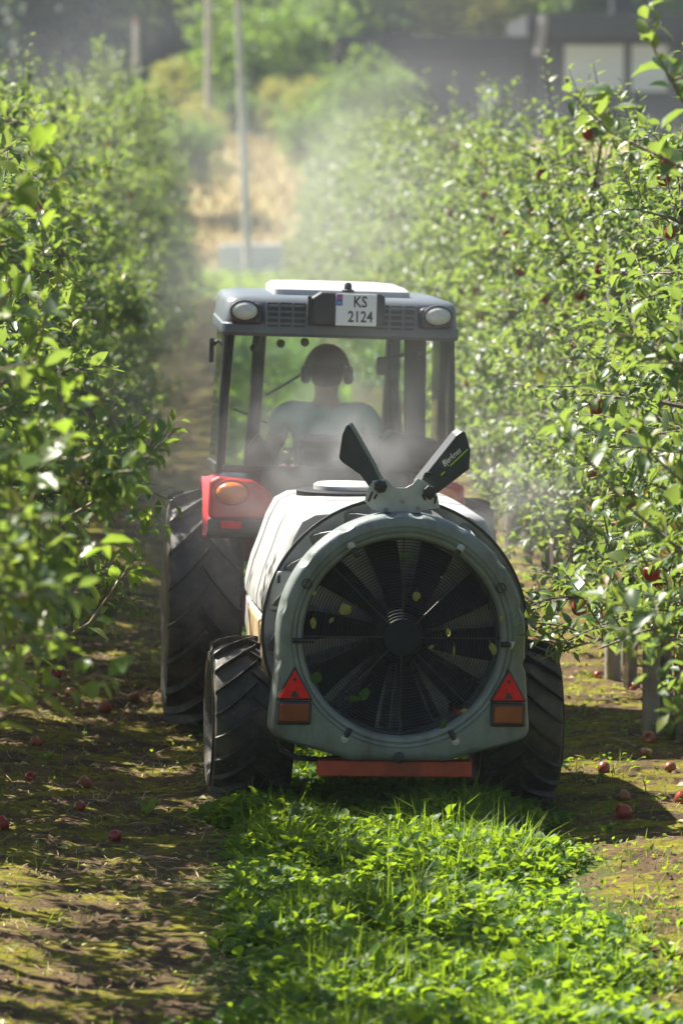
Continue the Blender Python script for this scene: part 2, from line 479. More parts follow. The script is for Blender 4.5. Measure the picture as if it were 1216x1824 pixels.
# ------------------------------------------------------------------ leaves
def leaf_geometry(P, D, Nn, Ln, W, fold=.16, droop=.10):
    """P base, D direction, Nn normal, lengths, widths -> vertices (k*8,3), faces"""
    P, D, Nn = (np.asarray(a, float) for a in (P, D, Nn))
    Ln = np.asarray(Ln, float)[:, None]; W = np.asarray(W, float)[:, None]
    S = np.cross(D, Nn)
    S /= np.linalg.norm(S, axis=1, keepdims=True) + 1e-9
    Nn = np.cross(S, D)
    k = len(P)
    rv = np.random.default_rng(k)
    fold = fold * rv.uniform(.2, 2.2, (k, 1)); droop = droop * rv.uniform(-.6, 3.2, (k, 1))   # every leaf curls differently
    V = np.empty((k, 8, 3))
    V[:, 0] = P
    m1 = P + D * Ln * .36
    m2 = P + D * Ln * .70 - Nn * Ln * droop * .4
    V[:, 1], V[:, 2] = m1, m2
    V[:, 3] = P + D * Ln - Nn * Ln * droop
    V[:, 4] = m1 - S * W * .5 + Nn * W * fold
    V[:, 5] = m2 - S * W * .36 + Nn * W * fold
    V[:, 6] = m1 + S * W * .5 + Nn * W * fold
    V[:, 7] = m2 + S * W * .36 + Nn * W * fold
    b = (np.arange(k) * 8)[:, None]
    T = np.concatenate([b + np.array(t) for t in ((0, 1, 4), (0, 6, 1), (2, 3, 5), (2, 7, 3))])
    Q = np.concatenate([b + np.array(t) for t in ((1, 2, 5, 4), (1, 6, 7, 2))])
    return V.reshape(-1, 3), T, Q

class Leaves:
    def __init__(s): s.P, s.D, s.N, s.L, s.W = [], [], [], [], []
    def add(s, p, d, n, l, w):
        s.P.append(tuple(p)); s.D.append(tuple(d)); s.N.append(tuple(n)); s.L.append(l); s.W.append(w)
    def mesh(s, name, mat, **k):
        V, T, Q = leaf_geometry(s.P, s.D, s.N, s.L, s.W, **k)
        return np_mesh(name, V, [T, Q], mat)

def shoot_leaves(lv, pts, rng, step=.024, size=.075, start=0.0):
    """alternate leaves along a shoot"""
    pts = [Vector(p) for p in pts]
    seg = [(pts[i + 1] - pts[i]).length for i in range(len(pts) - 1)]
    tot = sum(seg)
    s = start * tot
    ph = rng.random() * 6.28
    while s <= tot:
        r, i = s, 0
        while i < len(seg) - 1 and r > seg[i]:
            r -= seg[i]; i += 1
        t = (pts[i + 1] - pts[i]).normalized()
        p = pts[i] + t * r
        u = t.orthogonal().normalized(); v = t.cross(u)
        a = u * math.cos(ph) + v * math.sin(ph)
        ph += 2.4 + rng.uniform(-.4, .4)
        d = (t * rng.uniform(.25, .8) + a * .85 + Vector((0, 0, rng.uniform(-.45, .25)))).normalized()
        n = (Vector((rng.uniform(-.5, .5), rng.uniform(-.5, .5), .75)) + t * .35).normalized()
        n = (n - d * n.dot(d))
        if n.length < .05: n = d.orthogonal()
        n.normalize()
        f = s / max(tot, 1e-6)
        l = size * rng.uniform(.5, 1.25) * (1 if f < .85 else .7)
        lv.add(p + d * .012, d, n, l, l * rng.uniform(.50, .64))
        s += step * rng.uniform(.6, 1.5)

def make_tree(seed, dense=1.0, skirt=.62, hs=1.0, low=1.0, top=1.0):
    dense0 = dense
    rng = random.Random(seed)
    wood, lv = MB(), Leaves()
    H = rng.uniform(2.75, 3.05) * hs
    tr = [Vector((rng.uniform(-.03, .03) * i, rng.uniform(-.03, .03) * i, H * i / 7)) for i in range(8)]
    tr[0] = Vector((0, 0, -.06))
    wood.tube(tr, [.042, .036, .031, .026, .021, .016, .011, .005], 7)
    def on_trunk(z):
        f = min(6.999, max(0, z / H * 7)); i = int(f)
        return tr[i].lerp(tr[i + 1], f - i)
    n = int(23 * (H - skirt) / 2.15)
    az = rng.random() * 6.28
    spots = []
    for k in range(n):
        z = skirt + (H - .13 - skirt) * (k / (n - 1)) + rng.uniform(-.06, .06)
        az += 2.4 + rng.uniform(-.35, .35)
        dense = dense0 * (low + (top - low) * smooth01(1.6, 2.3, z))
        rel = (z - .6) / (H - .6)
        L = (1.0 - .60 * rel) * rng.uniform(.62, 1.08)
        out = Vector((math.cos(az), math.sin(az) * .9, 0))
        pts = [on_trunk(z)]
        rise = rng.uniform(.15, .55)
        droop = rng.uniform(.2, .7) * (1 - .6 * rel)
        for q in range(1, 6):
            f = q / 5
            pts.append(pts[0] + out * L * f + Vector((rng.uniform(-.035, .035), rng.uniform(-.035, .035), L * (rise * f - droop * f * f))))
        r0 = .017 * (1 - .5 * rel)
        wood.tube(pts, [r0, r0 * .8, r0 * .62, r0 * .48, r0 * .34, r0 * .2], 5)
        shoot_leaves(lv, pts[1:], rng, .026 / dense, .068)
        for q in range(int(rng.uniform(8, 12) * L * dense) + 3):
            f = rng.uniform(.15, 1.0)
            i = min(4, int(f * 5))
            p = pts[i].lerp(pts[i + 1], f * 5 - i)
            sd = (out * rng.uniform(-.1, .8) + Vector((rng.uniform(-1, 1), rng.uniform(-1, 1), rng.uniform(-.35, .9)))).normalized()
            sl = rng.uniform(.12, .34) * (1.15 - .3 * rel)
            e = p + sd * sl + Vector((0, 0, rng.uniform(-.05, .05)))
            mid = p.lerp(e, .5) + Vector((rng.uniform(-.02, .02), rng.uniform(-.02, .02), .02))
            wood.tube([p, mid, e], [r0 * .3, r0 * .25, .0015], 4, False)
            shoot_leaves(lv, [p, mid, e], rng, .024 / dense, .072, .05)
            if rng.random() < .3 and skirt < p.z < 2.9: spots.append(p + Vector((0, 0, -.05)))
    for k in range(7):                      # upright tip shoots
        p = on_trunk(H - rng.uniform(.0, .7))
        sd = Vector((rng.uniform(-.45, .45), rng.uniform(-.45, .45), 1)).normalized()
        sl = rng.uniform(.22, .52)
        pts = [p, p + sd * sl * .5 + Vector((rng.uniform(-.03, .03), rng.uniform(-.03, .03), 0)), p + sd * sl]
        wood.tube(pts, [.006, .004, .002], 4, False)
        shoot_leaves(lv, pts, rng, .022, .062, .05)
    wm = wood.build('trunk', MT['bark'])
    me = wm.data
    bpy.data.objects.remove(wm)
    return me, lv.mesh('crown', MT['leaf']), spots

VAR = [make_tree(100 + k, 1.0) for k in range(8)]
LEFT = [make_tree(150 + k, 1.1, .62, .92, 1.75, .75) for k in range(5)]
HIGH = [(13.6, make_tree(203, 1, 1.42, 1, 1.6, .8)), (15.8, make_tree(204, 1, 1.15, 1, 1.6, .8)), (18, make_tree(205, 1, .9))]   # pruned high near the headland

def apple_mesh():
    b = MB()
    prof = [(.001, .024), (.010, .029), (.022, .033), (.033, .026), (.0375, .010), (.036, -.008), (.029, -.025), (.018, -.034), (.008, -.033), (.001, -.030)]
    b.lathe(prof, 'Z', 14)
    o = b.build('apple', MT['apple'], None, True)
    me = o.data; bpy.data.objects.remove(o)
    return me
APPLE = apple_mesh()

ORD = ('first second third fourth fifth sixth seventh eighth ninth tenth eleventh twelfth thirteenth fourteenth fifteenth sixteenth seventeenth '
       'eighteenth nineteenth twentieth').split() + ['twenty-' + w for w in 'first second third fourth fifth sixth seventh eighth ninth'.split()] + ['thirtieth']
TREES = {}
def plant_row(side, X, y0, y1, step, seed, labels, apples):
    rng = random.Random(seed)
    k = 0
    y = y0
    while y < y1:
        tm, cm, spots = rng.choice(LEFT if side == 'L' and y < 40 else VAR)
        yy = y + rng.uniform(-.1, .1)
        for lim, v in HIGH:
            if yy < lim and side != 'B':
                tm, cm, spots = v; break
        xx = X + rng.uniform(-.06, .06) - (.24 * smooth01(16, 21, yy) if side == 'L' else 0)
        s = rng.uniform(1.0, 1.13) if side == 'L' else rng.uniform(.88, 1.0)
        if yy > 34: s *= 1 + .14 * smooth01(34, 60, yy)
        t = empty('apple_tree', (xx, yy, gz(xx, yy)), (0, 0, rng.random() * 6.28))
        t.scale = (s, s, s)
        link_mesh('trunk', tm, t)
        link_mesh('crown', cm, t)
        lab, grp = labels(k, yy)
        tag(t, lab, 'apple tree', grp)
        if yy < 46:
            sp = list(spots); rng.shuffle(sp)
            for p in sp[:apples]:
                link_mesh('apple', APPLE, t, p, (rng.uniform(-.5, .5), rng.uniform(-.5, .5), rng.random() * 6), [rng.uniform(.75, .98)] * 3)
        TREES[(side, k)] = t
        k += 1
        y += step * rng.uniform(.93, 1.07)

def lab_left(k, y):
    if k < 22: return '%s apple tree from the camera in the left, shaded row' % ORD[k], 'apple trees of the left row'
    return 'blurred hazy apple tree further down the left row, past the tractor', 'far apple trees of the left row'
def lab_right(k, y):
    if k < 22: return '%s apple tree from the camera in the right, sunlit row' % ORD[k], 'apple trees of the right row'
    return 'blurred pale apple tree further down the sunlit right row', 'far apple trees of the right row'
def lab_back(k, y):
    return 'apple tree of the next row, glimpsed under the right row', 'apple trees of the row behind the right row'
plant_row('L', -1.24, 10.9, 92, 1.12, 5, lab_left, 4)
plant_row('R', 2.10, 11.6, 92, 1.12, 8, lab_right, 13)
plant_row('B', 5.35, 24, 52, 1.3, 12, lab_back, 0)

# ------------------------------------------------------------------ low near branches reaching into the picture
def branch(key, pix, D, seed, size=.085, step=.03, use_bright=True, sub=True):
    t = TREES[key]
    rng = random.Random(seed)
    inv = (Matrix.Translation(t.location) @ t.rotation_euler.to_matrix().to_4x4() @ Matrix.Diagonal((*t.scale, 1))).inverted()
    pts = [at(x, y, D + dd) for x, y, dd in pix]
    root = Vector((t.location.x, t.location.y, max(.7, pts[0].z - .25)))
    pts = [root, root.lerp(pts[0], .5) + Vector((0, 0, .04))] + pts
    m, lv = MB(), Leaves()
    n = len(pts)
    m.tube(pts, [.012 - .0105 * i / (n - 1) for i in range(n)], 6)
    shoot_leaves(lv, pts[2:], rng, step, size)
    if sub:
        for i in range(2, n - 1):
            for q in range(2):
                p = pts[i].lerp(pts[i + 1], rng.random())
                e = p + Vector((rng.uniform(-.10, .10), rng.uniform(-.12, .12), rng.uniform(-.02, .16)))
                m.tube([p, p.lerp(e, .5) + Vector((0, 0, .01)), e], [.003, .0025, .0012], 4, False)
                shoot_leaves(lv, [p, e], rng, .026, size * .9, .1)
    br = m.build('branch', MT['twig'], t)
    br.data.transform(inv)
    lm = lv.mesh('leaves', MT['bright_leaf'] if use_bright else MT['leaf'])
    lm.transform(inv)
    o = link_mesh('leaves', lm, br)
    return o
def near_key(side, D):
    return min((k for k in TREES if k[0] == side), key=lambda k: abs(TREES[k].location.y - D))
for i, (pix, D) in enumerate([
    ([(-60, 1130, 0), (25, 960, 0), (90, 820, -.1), (118, 700, -.2)], 13.0),
    ([(-40, 1200, 0), (75, 1100, 0), (130, 1020, 0), (150, 930, -.1)], 13.4),
    ([(-60, 1060, 0), (10, 960, 0), (55, 880, 0), (80, 800, -.2)], 12.4),
    ([(-80, 1330, 0), (20, 1265, 0), (110, 1225, 0), (180, 1195, 0)], 13.2),
    ([(60, 960, 0), (190, 880, -.1), (250, 820, -.2), (292, 762, -.3)], 16.5),
    ([(40, 1180, 0), (160, 1110, 0), (230, 1010, 0), (268, 930, 0)], 16.5),
    ([(-40, 430, 0), (30, 340, 0), (70, 250, 0)], 13.0),
    ([(-60, 620, 0), (20, 520, 0), (95, 430, 0)], 13.5),
    ([(-80, 760, 0), (0, 690, 0), (60, 600, 0), (105, 540, 0)], 14.5),
    ([(-60, 1240, 0), (40, 1170, 0), (105, 1120, 0)], 12.8),
]):
    branch(near_key('L', D + .3), pix, D, 300 + i, .098 if D < 14 else .085, .036)
for i, (pix, D) in enumerate([
    ([(-70, 1010, 0), (0, 950, 0), (60, 930, 0), (120, 960, 0)], 12.2),
    ([(-70, 1120, 0), (-5, 1060, 0), (60, 1040, 0), (100, 1075, 0)], 12.0),
    ([(-70, 1230, 0), (0, 1150, 0), (70, 1130, 0), (110, 1150, 0)], 12.5),
    ([(-70, 1290, 0), (-5, 1220, 0), (40, 1215, 0)], 12.2),
    ([(-70, 900, 0), (0, 820, 0), (50, 790, 0), (90, 810, 0)], 12.6),
    ([(-70, 740, 0), (0, 660, 0), (70, 640, 0)], 12.8),
]):
    branch(near_key('L', D + .3), pix, D, 350 + i, .095, .026, use_bright=False)
for i, (pix, D) in enumerate([
    ([(1330, 1090, .2), (1216, 985, .1), (1120, 905, 0), (1040, 812, 0), (1005, 782, 0)], 14.2),
    ([(1330, 1230, .2), (1216, 1175, .1), (1130, 1090, 0), (1062, 1062, 0)], 14.0),
    ([(1340, 1330, .2), (1225, 1270, 0), (1150, 1190, 0), (1080, 1105, 0)], 13.8),
    ([(1330, 420, .2), (1216, 300, .1), (1085, 235, 0), (1000, 150, 0)], 14.6),
    ([(1330, 300, .2), (1216, 180, .1), (1165, 90, 0), (1150, 20, 0)], 14.0),
    ([(1330, 760, .2), (1216, 660, 0), (1130, 600, 0), (1075, 590, 0)], 15.0),
    ([(1330, 1000, .2), (1216, 860, 0), (1150, 800, 0), (1110, 690, 0)], 14.6),
]):
    branch(near_key('R', D + .2), pix, D, 400 + i, .088, .027, use_bright=False)

# ------------------------------------------------------------------ trellis posts
def post(x, y, h, label):
    b = MB()
    b.tube([(0, 0, -.15), (.004, 0, h * .5), (0, .004, h)], [.042, .04, .037], 10)
    tag(b.build('trellis_post', MT['wood'], None, True, 0, loc=(x, y, gz(x, y))), label, 'post', 'wooden posts in the tree rows')
for i, y in enumerate((23.2, 31.5, 40, 48.5)):
    post(2.0, y, 2.3, '%s grey wooden trellis post along the foot of the right row' % ORD[i])
post(1.98, 20.9, 1.6, 'short grey stake under the low branches beside the right tyre')
for i, y in enumerate((19.6, 28, 36.5, 45)):
    post(-1.3, y, 2.3, '%s grey wooden trellis post inside the left row' % ORD[i])

# ------------------------------------------------------------------ far end: wall, poles, house, shrubs, wood
p = at(450, 487, 116)
b = MB(); b.box((0, 0, .35), (1.75, .6, .72)); b.box((.05, -.02, .735), (1.55, .5, .05))
tag(b.build('concrete_block', MT['concrete'], None, False, .03, loc=(p.x, 116, gz(p.x, 116) - .03)), 'low pale concrete block at the foot of the leaning pole', 'block')

def pole(x0, y0, x1, y1, D, r, label, arm=True):
    a, t = at(x0, y0, D), at(x1, y1, D)
    g = terrain(a.x, D) - .3
    e = empty('utility_pole', (a.x, D, g))
    tag(e, label, 'utility pole', 'utility poles behind the orchard')
    top = Vector((t.x - a.x, 0, t.z - g))
    m = MB(); m.tube([(0, 0, 0), top * .5, top], [r, r * .88, r * .75], 10)
    m.build('shaft', MT['polewood'], e, True)
    m = MB(); m.lathe([(.02, .0), (.07, .03), (.05, .09), (.07, .12), (.02, .2)], 'Z', 10, top)
    m.build('insulator', MT['redsteel'], e, True)
    return e.location + top
pt = pole(443, 487, 424, 2, 115, .115, 'leaning grey utility pole standing by the concrete block, nearest of three')
pole(371, 255, 371, -60, 150, .13, 'straight grey utility pole at the top of the dry bank')
pole(245, 260, 242, 42, 165, .13, 'short pale utility pole rising behind the left row')
w = MB()
q = at(620, 170, 150); c0 = [pt.lerp(q, i / 10) + Vector((0, 0, -.35 * math.sin(PI * i / 10))) for i in range(11)]
w.tube(c0, .012, 5)
tag(w.build('power_line', MT['wire']), 'thin wire slanting down from the leaning pole', 'wire')

# house
hy = 160.0
H0 = empty('house', (at(880, 190, hy).x, hy, terrain(10, hy) - .2))
tag(H0, 'dark flat-roofed house with a bright window behind the right row', 'house')
def hb(name, x0, x1, y0, y1, ya, yb, mat, par=H0, bev=.02):
    a, c = at(x0, y1, hy + ya), at(x1, y0, hy + ya)
    m = MB(); m.box(((a.x + c.x) / 2 - H0.location.x, (ya + yb) / 2, (a.z + c.z) / 2 - H0.location.z), (c.x - a.x, yb - ya, c.z - a.z))
    return m.build(name, mat, par, False, bev)
hb('wall', 592, 940, 92, 300, 0, 8, MT['housewall'])
hb('roof', 572, 955, 64, 94, -.6, 8.4, MT['houseroof'])
hb('wall', 955, 1420, 62, 300, -1.2, 9, MT['housewall'])
rf = hb('roof', 938, 1450, 26, 64, -2.2, 9.4, MT['houseroof'])
hb('chimney', 1090, 1125, -20, 26, 3, 3.8, MT['housewall'], rf)
for (x0, x1, y0, y1, ya) in ((1003, 1112, 78, 165, -1.2), (1122, 1190, 78, 165, -1.2), (852, 888, 150, 215, 0)):
    wd = hb('window', x0, x1, y0, y1, ya - .06, ya - .01, MT['fascia'])
    hb('pane', x0 + 3, x1 - 3, y0 + 3, y1 - 3, ya - .10, ya - .07, MT['pale_pane'], wd, 0)
# slanting bargeboard and raking strut
for (xa, ya_, xb, yb_, dd) in ((958, 98, 968, 28, -2.3), (568, 160, 600, 78, -.7)):
    a, c = at(xa, ya_, hy + dd) - H0.location, at(xb, yb_, hy + dd) - H0.location
    m = MB(); m.tube([a, c], .16, 6); m.build('bargeboard', MT['fascia'], H0)

def crown_mesh(seed, kind, mat):
    rng = np.random.default_rng(seed)
    if kind == 'spruce':
        n = 3200
        z = rng.random(n) ** 1.3
        r = (1 - z) * .26 * np.sqrt(rng.random(n)) * (1 + .3 * np.sin(z * 60))
        a = rng.random(n) * 2 * PI
        P = np.stack([r * np.cos(a), r * np.sin(a), .08 + z * .92], 1)
        D = np.stack([np.cos(a), np.sin(a), -.5 + .3 * rng.random(n)], 1)
        sz = .045
    else:
        nb = 26
        C = rng.normal(0, 1, (nb, 3)); C /= np.linalg.norm(C, axis=1, keepdims=True)
        C *= (.25 + .75 * rng.random((nb, 1)) ** .5) * np.array([.33, .33, .30]); C[:, 2] += .62
        rad = .09 + .08 * rng.random(nb)
        n = 4200
        i = rng.integers(0, nb, n)
        o = rng.normal(0, 1, (n, 3)); o /= np.linalg.norm(o, axis=1, keepdims=True)
        P = C[i] + o * rad[i][:, None] * (rng.random((n, 1)) ** .4)
        D = o + rng.normal(0, .6, (n, 3))
        sz = .034
    D /= np.linalg.norm(D, axis=1, keepdims=True)
    Nn = rng.normal(0, .6, (n, 3)); Nn[:, 2] += .8
    l = sz * rng.uniform(.6, 1.3, n)
    V, T, Q = leaf_geometry(P, D, Nn, l, l * .7)
    return np_mesh('crown', V, [T, Q], mat)
CR = {'broad': [crown_mesh(s, 'broad', MT['far_leaf']) for s in (1, 2, 3)], 'yellow': [crown_mesh(s, 'broad', MT['far_yellow']) for s in (4, 5)], 'spruce': [crown_mesh(s, 'spruce', MT['needle']) for s in (6, 7)]}
def trunk_mesh(seed, kind):
    rng = random.Random(seed); b = MB()
    b.tube([(0, 0, -.04), (.005, 0, .4), (0, .006, .85)], [.018, .012, .003], 7)
    if kind != 'spruce':
        for k in range(7):
            z = rng.uniform(.3, .65); a = rng.random() * 6.28
            b.tube([(0, 0, z), (.12 * math.cos(a), .12 * math.sin(a), z + .09), (.24 * math.cos(a), .24 * math.sin(a), z + .2)], [.008, .005, .002], 5)
    o = b.build('trunk', MT['bark'], None, True); me = o.data; bpy.data.objects.remove(o); return me
TR = {'broad': trunk_mesh(1, 'broad'), 'yellow': trunk_mesh(2, 'broad'), 'spruce': trunk_mesh(3, 'spruce')}
frng = random.Random(77)
def far_tree(name, kind, x, D, h, wide, label, group, sink=0):
    X = at(x, 300, D).x
    t = empty(name, (X, D, terrain(X, D) - sink), (0, 0, frng.random() * 6.28))
    t.scale = (h * wide, h * wide, h)
    link_mesh('crown', frng.choice(CR[kind]), t); link_mesh('trunk', TR[kind], t)
    tag(t, label, 'shrub' if 'shrub' in name else 'tree', group)
FL = {'spruce': 'dark spruce standing in the shaded wood behind the orchard', 'broad': 'green broadleaved tree in the wood behind the orchard', 'yellow': 'yellowing tree on the slope above the dark house'}
for i in range(30):
    x = -90 + i * 48 + frng.uniform(-14, 14)
    kind = 'spruce' if (i % 4 == 0 and x < 700) else ('yellow' if 700 < x < 980 or (i % 5 == 2) else 'broad')
    D = frng.uniform(186, 205)
    far_tree('spruce_tree' if kind == 'spruce' else 'broadleaved_tree', kind, x, D, frng.uniform(11, 15) if kind == 'spruce' else (frng.uniform(8, 11) if kind == 'yellow' else frng.uniform(9, 12)), 1.0, FL[kind] if kind != 'yellow' or 700 < x < 980 else 'yellowing tree among the dark wood behind the orchard', 'trees of the wood behind the orchard')
for i in range(26):
    x = -80 + i * 56 + frng.uniform(-16, 16)
    kind = 'spruce' if i % 3 == 0 else 'broad'
    far_tree('spruce_tree' if kind == 'spruce' else 'broadleaved_tree', kind, x, frng.uniform(215, 240), frng.uniform(13, 18), 1.0, FL[kind], 'trees of the wood behind the orchard')
for i, (x, D, h, k) in enumerate([(455, 158, 6.6, 'broad'), (520, 164, 6.8, 'broad'), (410, 165, 4.2, 'broad'), (340, 168, 4.2, 'broad'), (310, 160, 3.6, 'yellow'), (566, 156, 4.0, 'broad'), (365, 158, 2.2, 'yellow'), (325, 128, 3.6, 'broad'), (352, 140, 2.4, 'yellow'), (590, 130, 3.8, 'broad'), (565, 146, 2.6, 'yellow'), (640, 140, 4.2, 'broad'), (430, 150, 2.2, 'broad'), (500, 152, 2.6, 'yellow'), (540, 150, 2.4, 'broad')]):
    far_tree('shrub', k, x, D, h, 1.1, ('yellowing shrub on the dry grass bank at the end of the lane' if k == 'yellow' else 'bushy green shrub on or above the dry grass bank'), 'shrubs on the dry bank', h * .16)
# dry grass on the bank
n = 5200
rg = np.random.default_rng(3)
X = rg.uniform(-6, 9, n); Y = rg.uniform(117, 152, n)
Z = np.array([terrain(a, c) for a, c in zip(X, Y)])
a = rg.random(n) * 6.28
D = np.stack([.35 * np.cos(a), .35 * np.sin(a), np.ones(n)], 1); D /= np.linalg.norm(D, axis=1, keepdims=True)
Nn = np.stack([np.sin(a), -np.cos(a), .2 * np.ones(n)], 1)
l = rg.uniform(.25, .6, n)
V, T, Q = leaf_geometry(np.stack([X, Y, Z - .03], 1), D, Nn, l, l * .16)
tag(link_mesh('dry_grass', np_mesh('dry_grass', V, [T, Q], MT['drygrass'])), 'pale dry grass covering the bank at the end of the lane', 'dry grass', kind='stuff')

# ------------------------------------------------------------------ vehicles: shared pieces
def text_mesh(txt, size, mat, shear=0.0, extrude=.0008, bold=0.0):
    c = bpy.data.curves.new('lettering', 'FONT')
    c.body = txt; c.size = size; c.shear = shear; c.extrude = extrude; c.offset = bold
    c.align_x = 'CENTER'; c.align_y = 'CENTER'; c.resolution_u = 3
    o = bpy.data.objects.new('lettering', c); COL.objects.link(o)
    dg = bpy.context.evaluated_depsgraph_get()
    me = bpy.data.meshes.new_from_object(o.evaluated_get(dg))
    bpy.data.objects.remove(o)
    me.materials.clear(); me.materials.append(mat)
    return me

def lug_mesh(Rb, W, h, sweep, side, th):
    b = MB(); ls = []
    for i in range(7):
        u = i / 6
        x = side * (-.012 + (W * .5 + .004) * u)
        rr = Rb - .05 * W * (2 * abs(x) / W) ** 3.2
        drop = 0 if u < .99 else .02
        ph = -u * sweep * (1 - .25 * u)
        w1 = th * (1 + .35 * u); w2 = w1 * .68
        hh = h * (1 - .15 * u) - drop * .4
        ls.append([Vector((x, -(rr - .012) * math.cos(ph - w1), (rr - .012) * math.sin(ph - w1))), Vector((x, -(rr - .012) * math.cos(ph + w1), (rr - .012) * math.sin(ph + w1))),
                   Vector((x, -(rr + hh) * math.cos(ph + w2), (rr + hh) * math.sin(ph + w2))), Vector((x, -(rr + hh) * math.cos(ph - w2), (rr + hh) * math.sin(ph - w2)))])
    b.loops(ls, True, True, True)
    o = b.build('tread_lug', MT['rubber']); me = o.data; bpy.data.objects.remove(o); return me

def wheel(parent, loc, dia, W, rim_r, lugs, lug_h, sweep, rim_mat, steer=0, spin=0):
    w = empty('wheel', loc, (0, 0, steer), parent)
    Rb = dia / 2 - lug_h
    prof = []
    h = W / 2
    for r, x in ((rim_r, -.36 * W), (rim_r + .01, -.42 * W), (rim_r + (Rb - rim_r) * .35, -.50 * W), (rim_r + (Rb - rim_r) * .65, -.505 * W), (Rb - .045, -.49 * W), (Rb - .018, -.46 * W), (Rb - .006, -.36 * W), (Rb, -.15 * W)):
        prof.append((r, x))
    prof = prof + [(r, -x) for r, x in reversed(prof)]
    b = MB(); b.lathe(prof, 'X', 56)
    b.build('tyre', MT['rubber'], w, True)
    b = MB()
    for s in (-1, 1):
        b.lathe([(rim_r + .006, s * .40 * W), (rim_r + .004, s * .36 * W), (rim_r - .03, s * .30 * W), (rim_r - .05, s * .10 * W), (.10, s * .08 * W), (.07, s * .20 * W), (.01, s * .22 * W)], 'X', 36)
    b.build('rim', rim_mat, w, True)
    ml = [lug_mesh(Rb, W, lug_h, sweep, s, .30 / lugs * 2.0 * .5) for s in (-1, 1)]
    for k in range(lugs):
        for j in (0, 1):
            link_mesh('tread_lug', ml[j], w, (0, 0, 0), (-(k + .5 * j) * 2 * PI / lugs - spin, 0, 0))
    return w

# ------------------------------------------------------------------ tractor
T0 = empty('tractor', (.475, 21.75, -.018), (0, R(1.7), R(1.8)))
tag(T0, 'red narrow orchard tractor with grey cab roof driving away down the lane', 'tractor')
TM = Matrix.Translation(T0.location) @ T0.rotation_euler.to_matrix().to_4x4()
TI = TM.inverted()
def tl(x, y, Y): return TI @ at(x, y, Y)
for s in (-1, 1):
    wheel(T0, (s * .605, 0, .568), 1.14, .36, .31, 18, .044, .50, MT['rim'], 0, .07 * s)
    wheel(T0, (s * .60, 2.15, .42), .86, .27, .23, 16, .028, .5, MT['rim'], R(3))
b = MB(); b.box((0, .35, .62), (.36, 1.4, .42)); b.box((0, 1.7, .62), (.26, 1.4, .3)); b.build('gearbox', MT['blackmetal'], T0, False, .03)
b = MB(); b.tube([(-.46, 0, .568), (.46, 0, .568)], .09, 14); b.build('axle', MT['redpaint'], T0, True)
b = MB(); b.tube([(-.5, 2.15, .42), (.5, 2.15, .42)], .05, 10); b.build('axle', MT['blackmetal'], T0, True)
b = MB(); b.box((0, -.30, .72), (.42, .26, .40)); b.build('rear_housing', MT['redpaint'], T0, False, .04)
for s in (-1, 1):
    b = MB(); b.box((s * .24, -.55, .50), (.05, .62, .07), (R(8), 0, 0)); b.build('lift_arm', MT['blackmetal'], T0, False, .01)
    b = MB(); b.tube([(s * .24, -.62, .50), (s * .24, -.36, .98)], .022, 8); b.build('lift_rod', MT['blackmetal'], T0, True)
b = MB(); b.box((0, -.42, .38), (.07, .8, .04)); b.build('drawbar', MT['blackmetal'], T0, False, .008)
# bonnet
lo = []
for y, w_, z0, z1 in ((.95, .30, .62, 1.20), (1.4, .30, .62, 1.19), (2.1, .285, .62, 1.13), (2.6, .26, .64, 1.03), (2.72, .22, .66, .95)):
    lo.append([Vector((x, y, z)) for x, z in ((-w_, z0), (w_, z0), (w_, z1 - .08), (w_ * .75, z1), (-w_ * .75, z1), (-w_, z1 - .08))])
b = MB(); b.loops(lo, True, True, True); b.build('bonnet', MT['redpaint'], T0, False, .02)
b = MB(); b.tube([(.34, 1.15, 1.0), (.36, 1.15, 1.7), (.36, 1.12, 2.0)], [.04, .04, .035], 10); b.build('exhaust_pipe', MT['blackmetal'], T0, True)
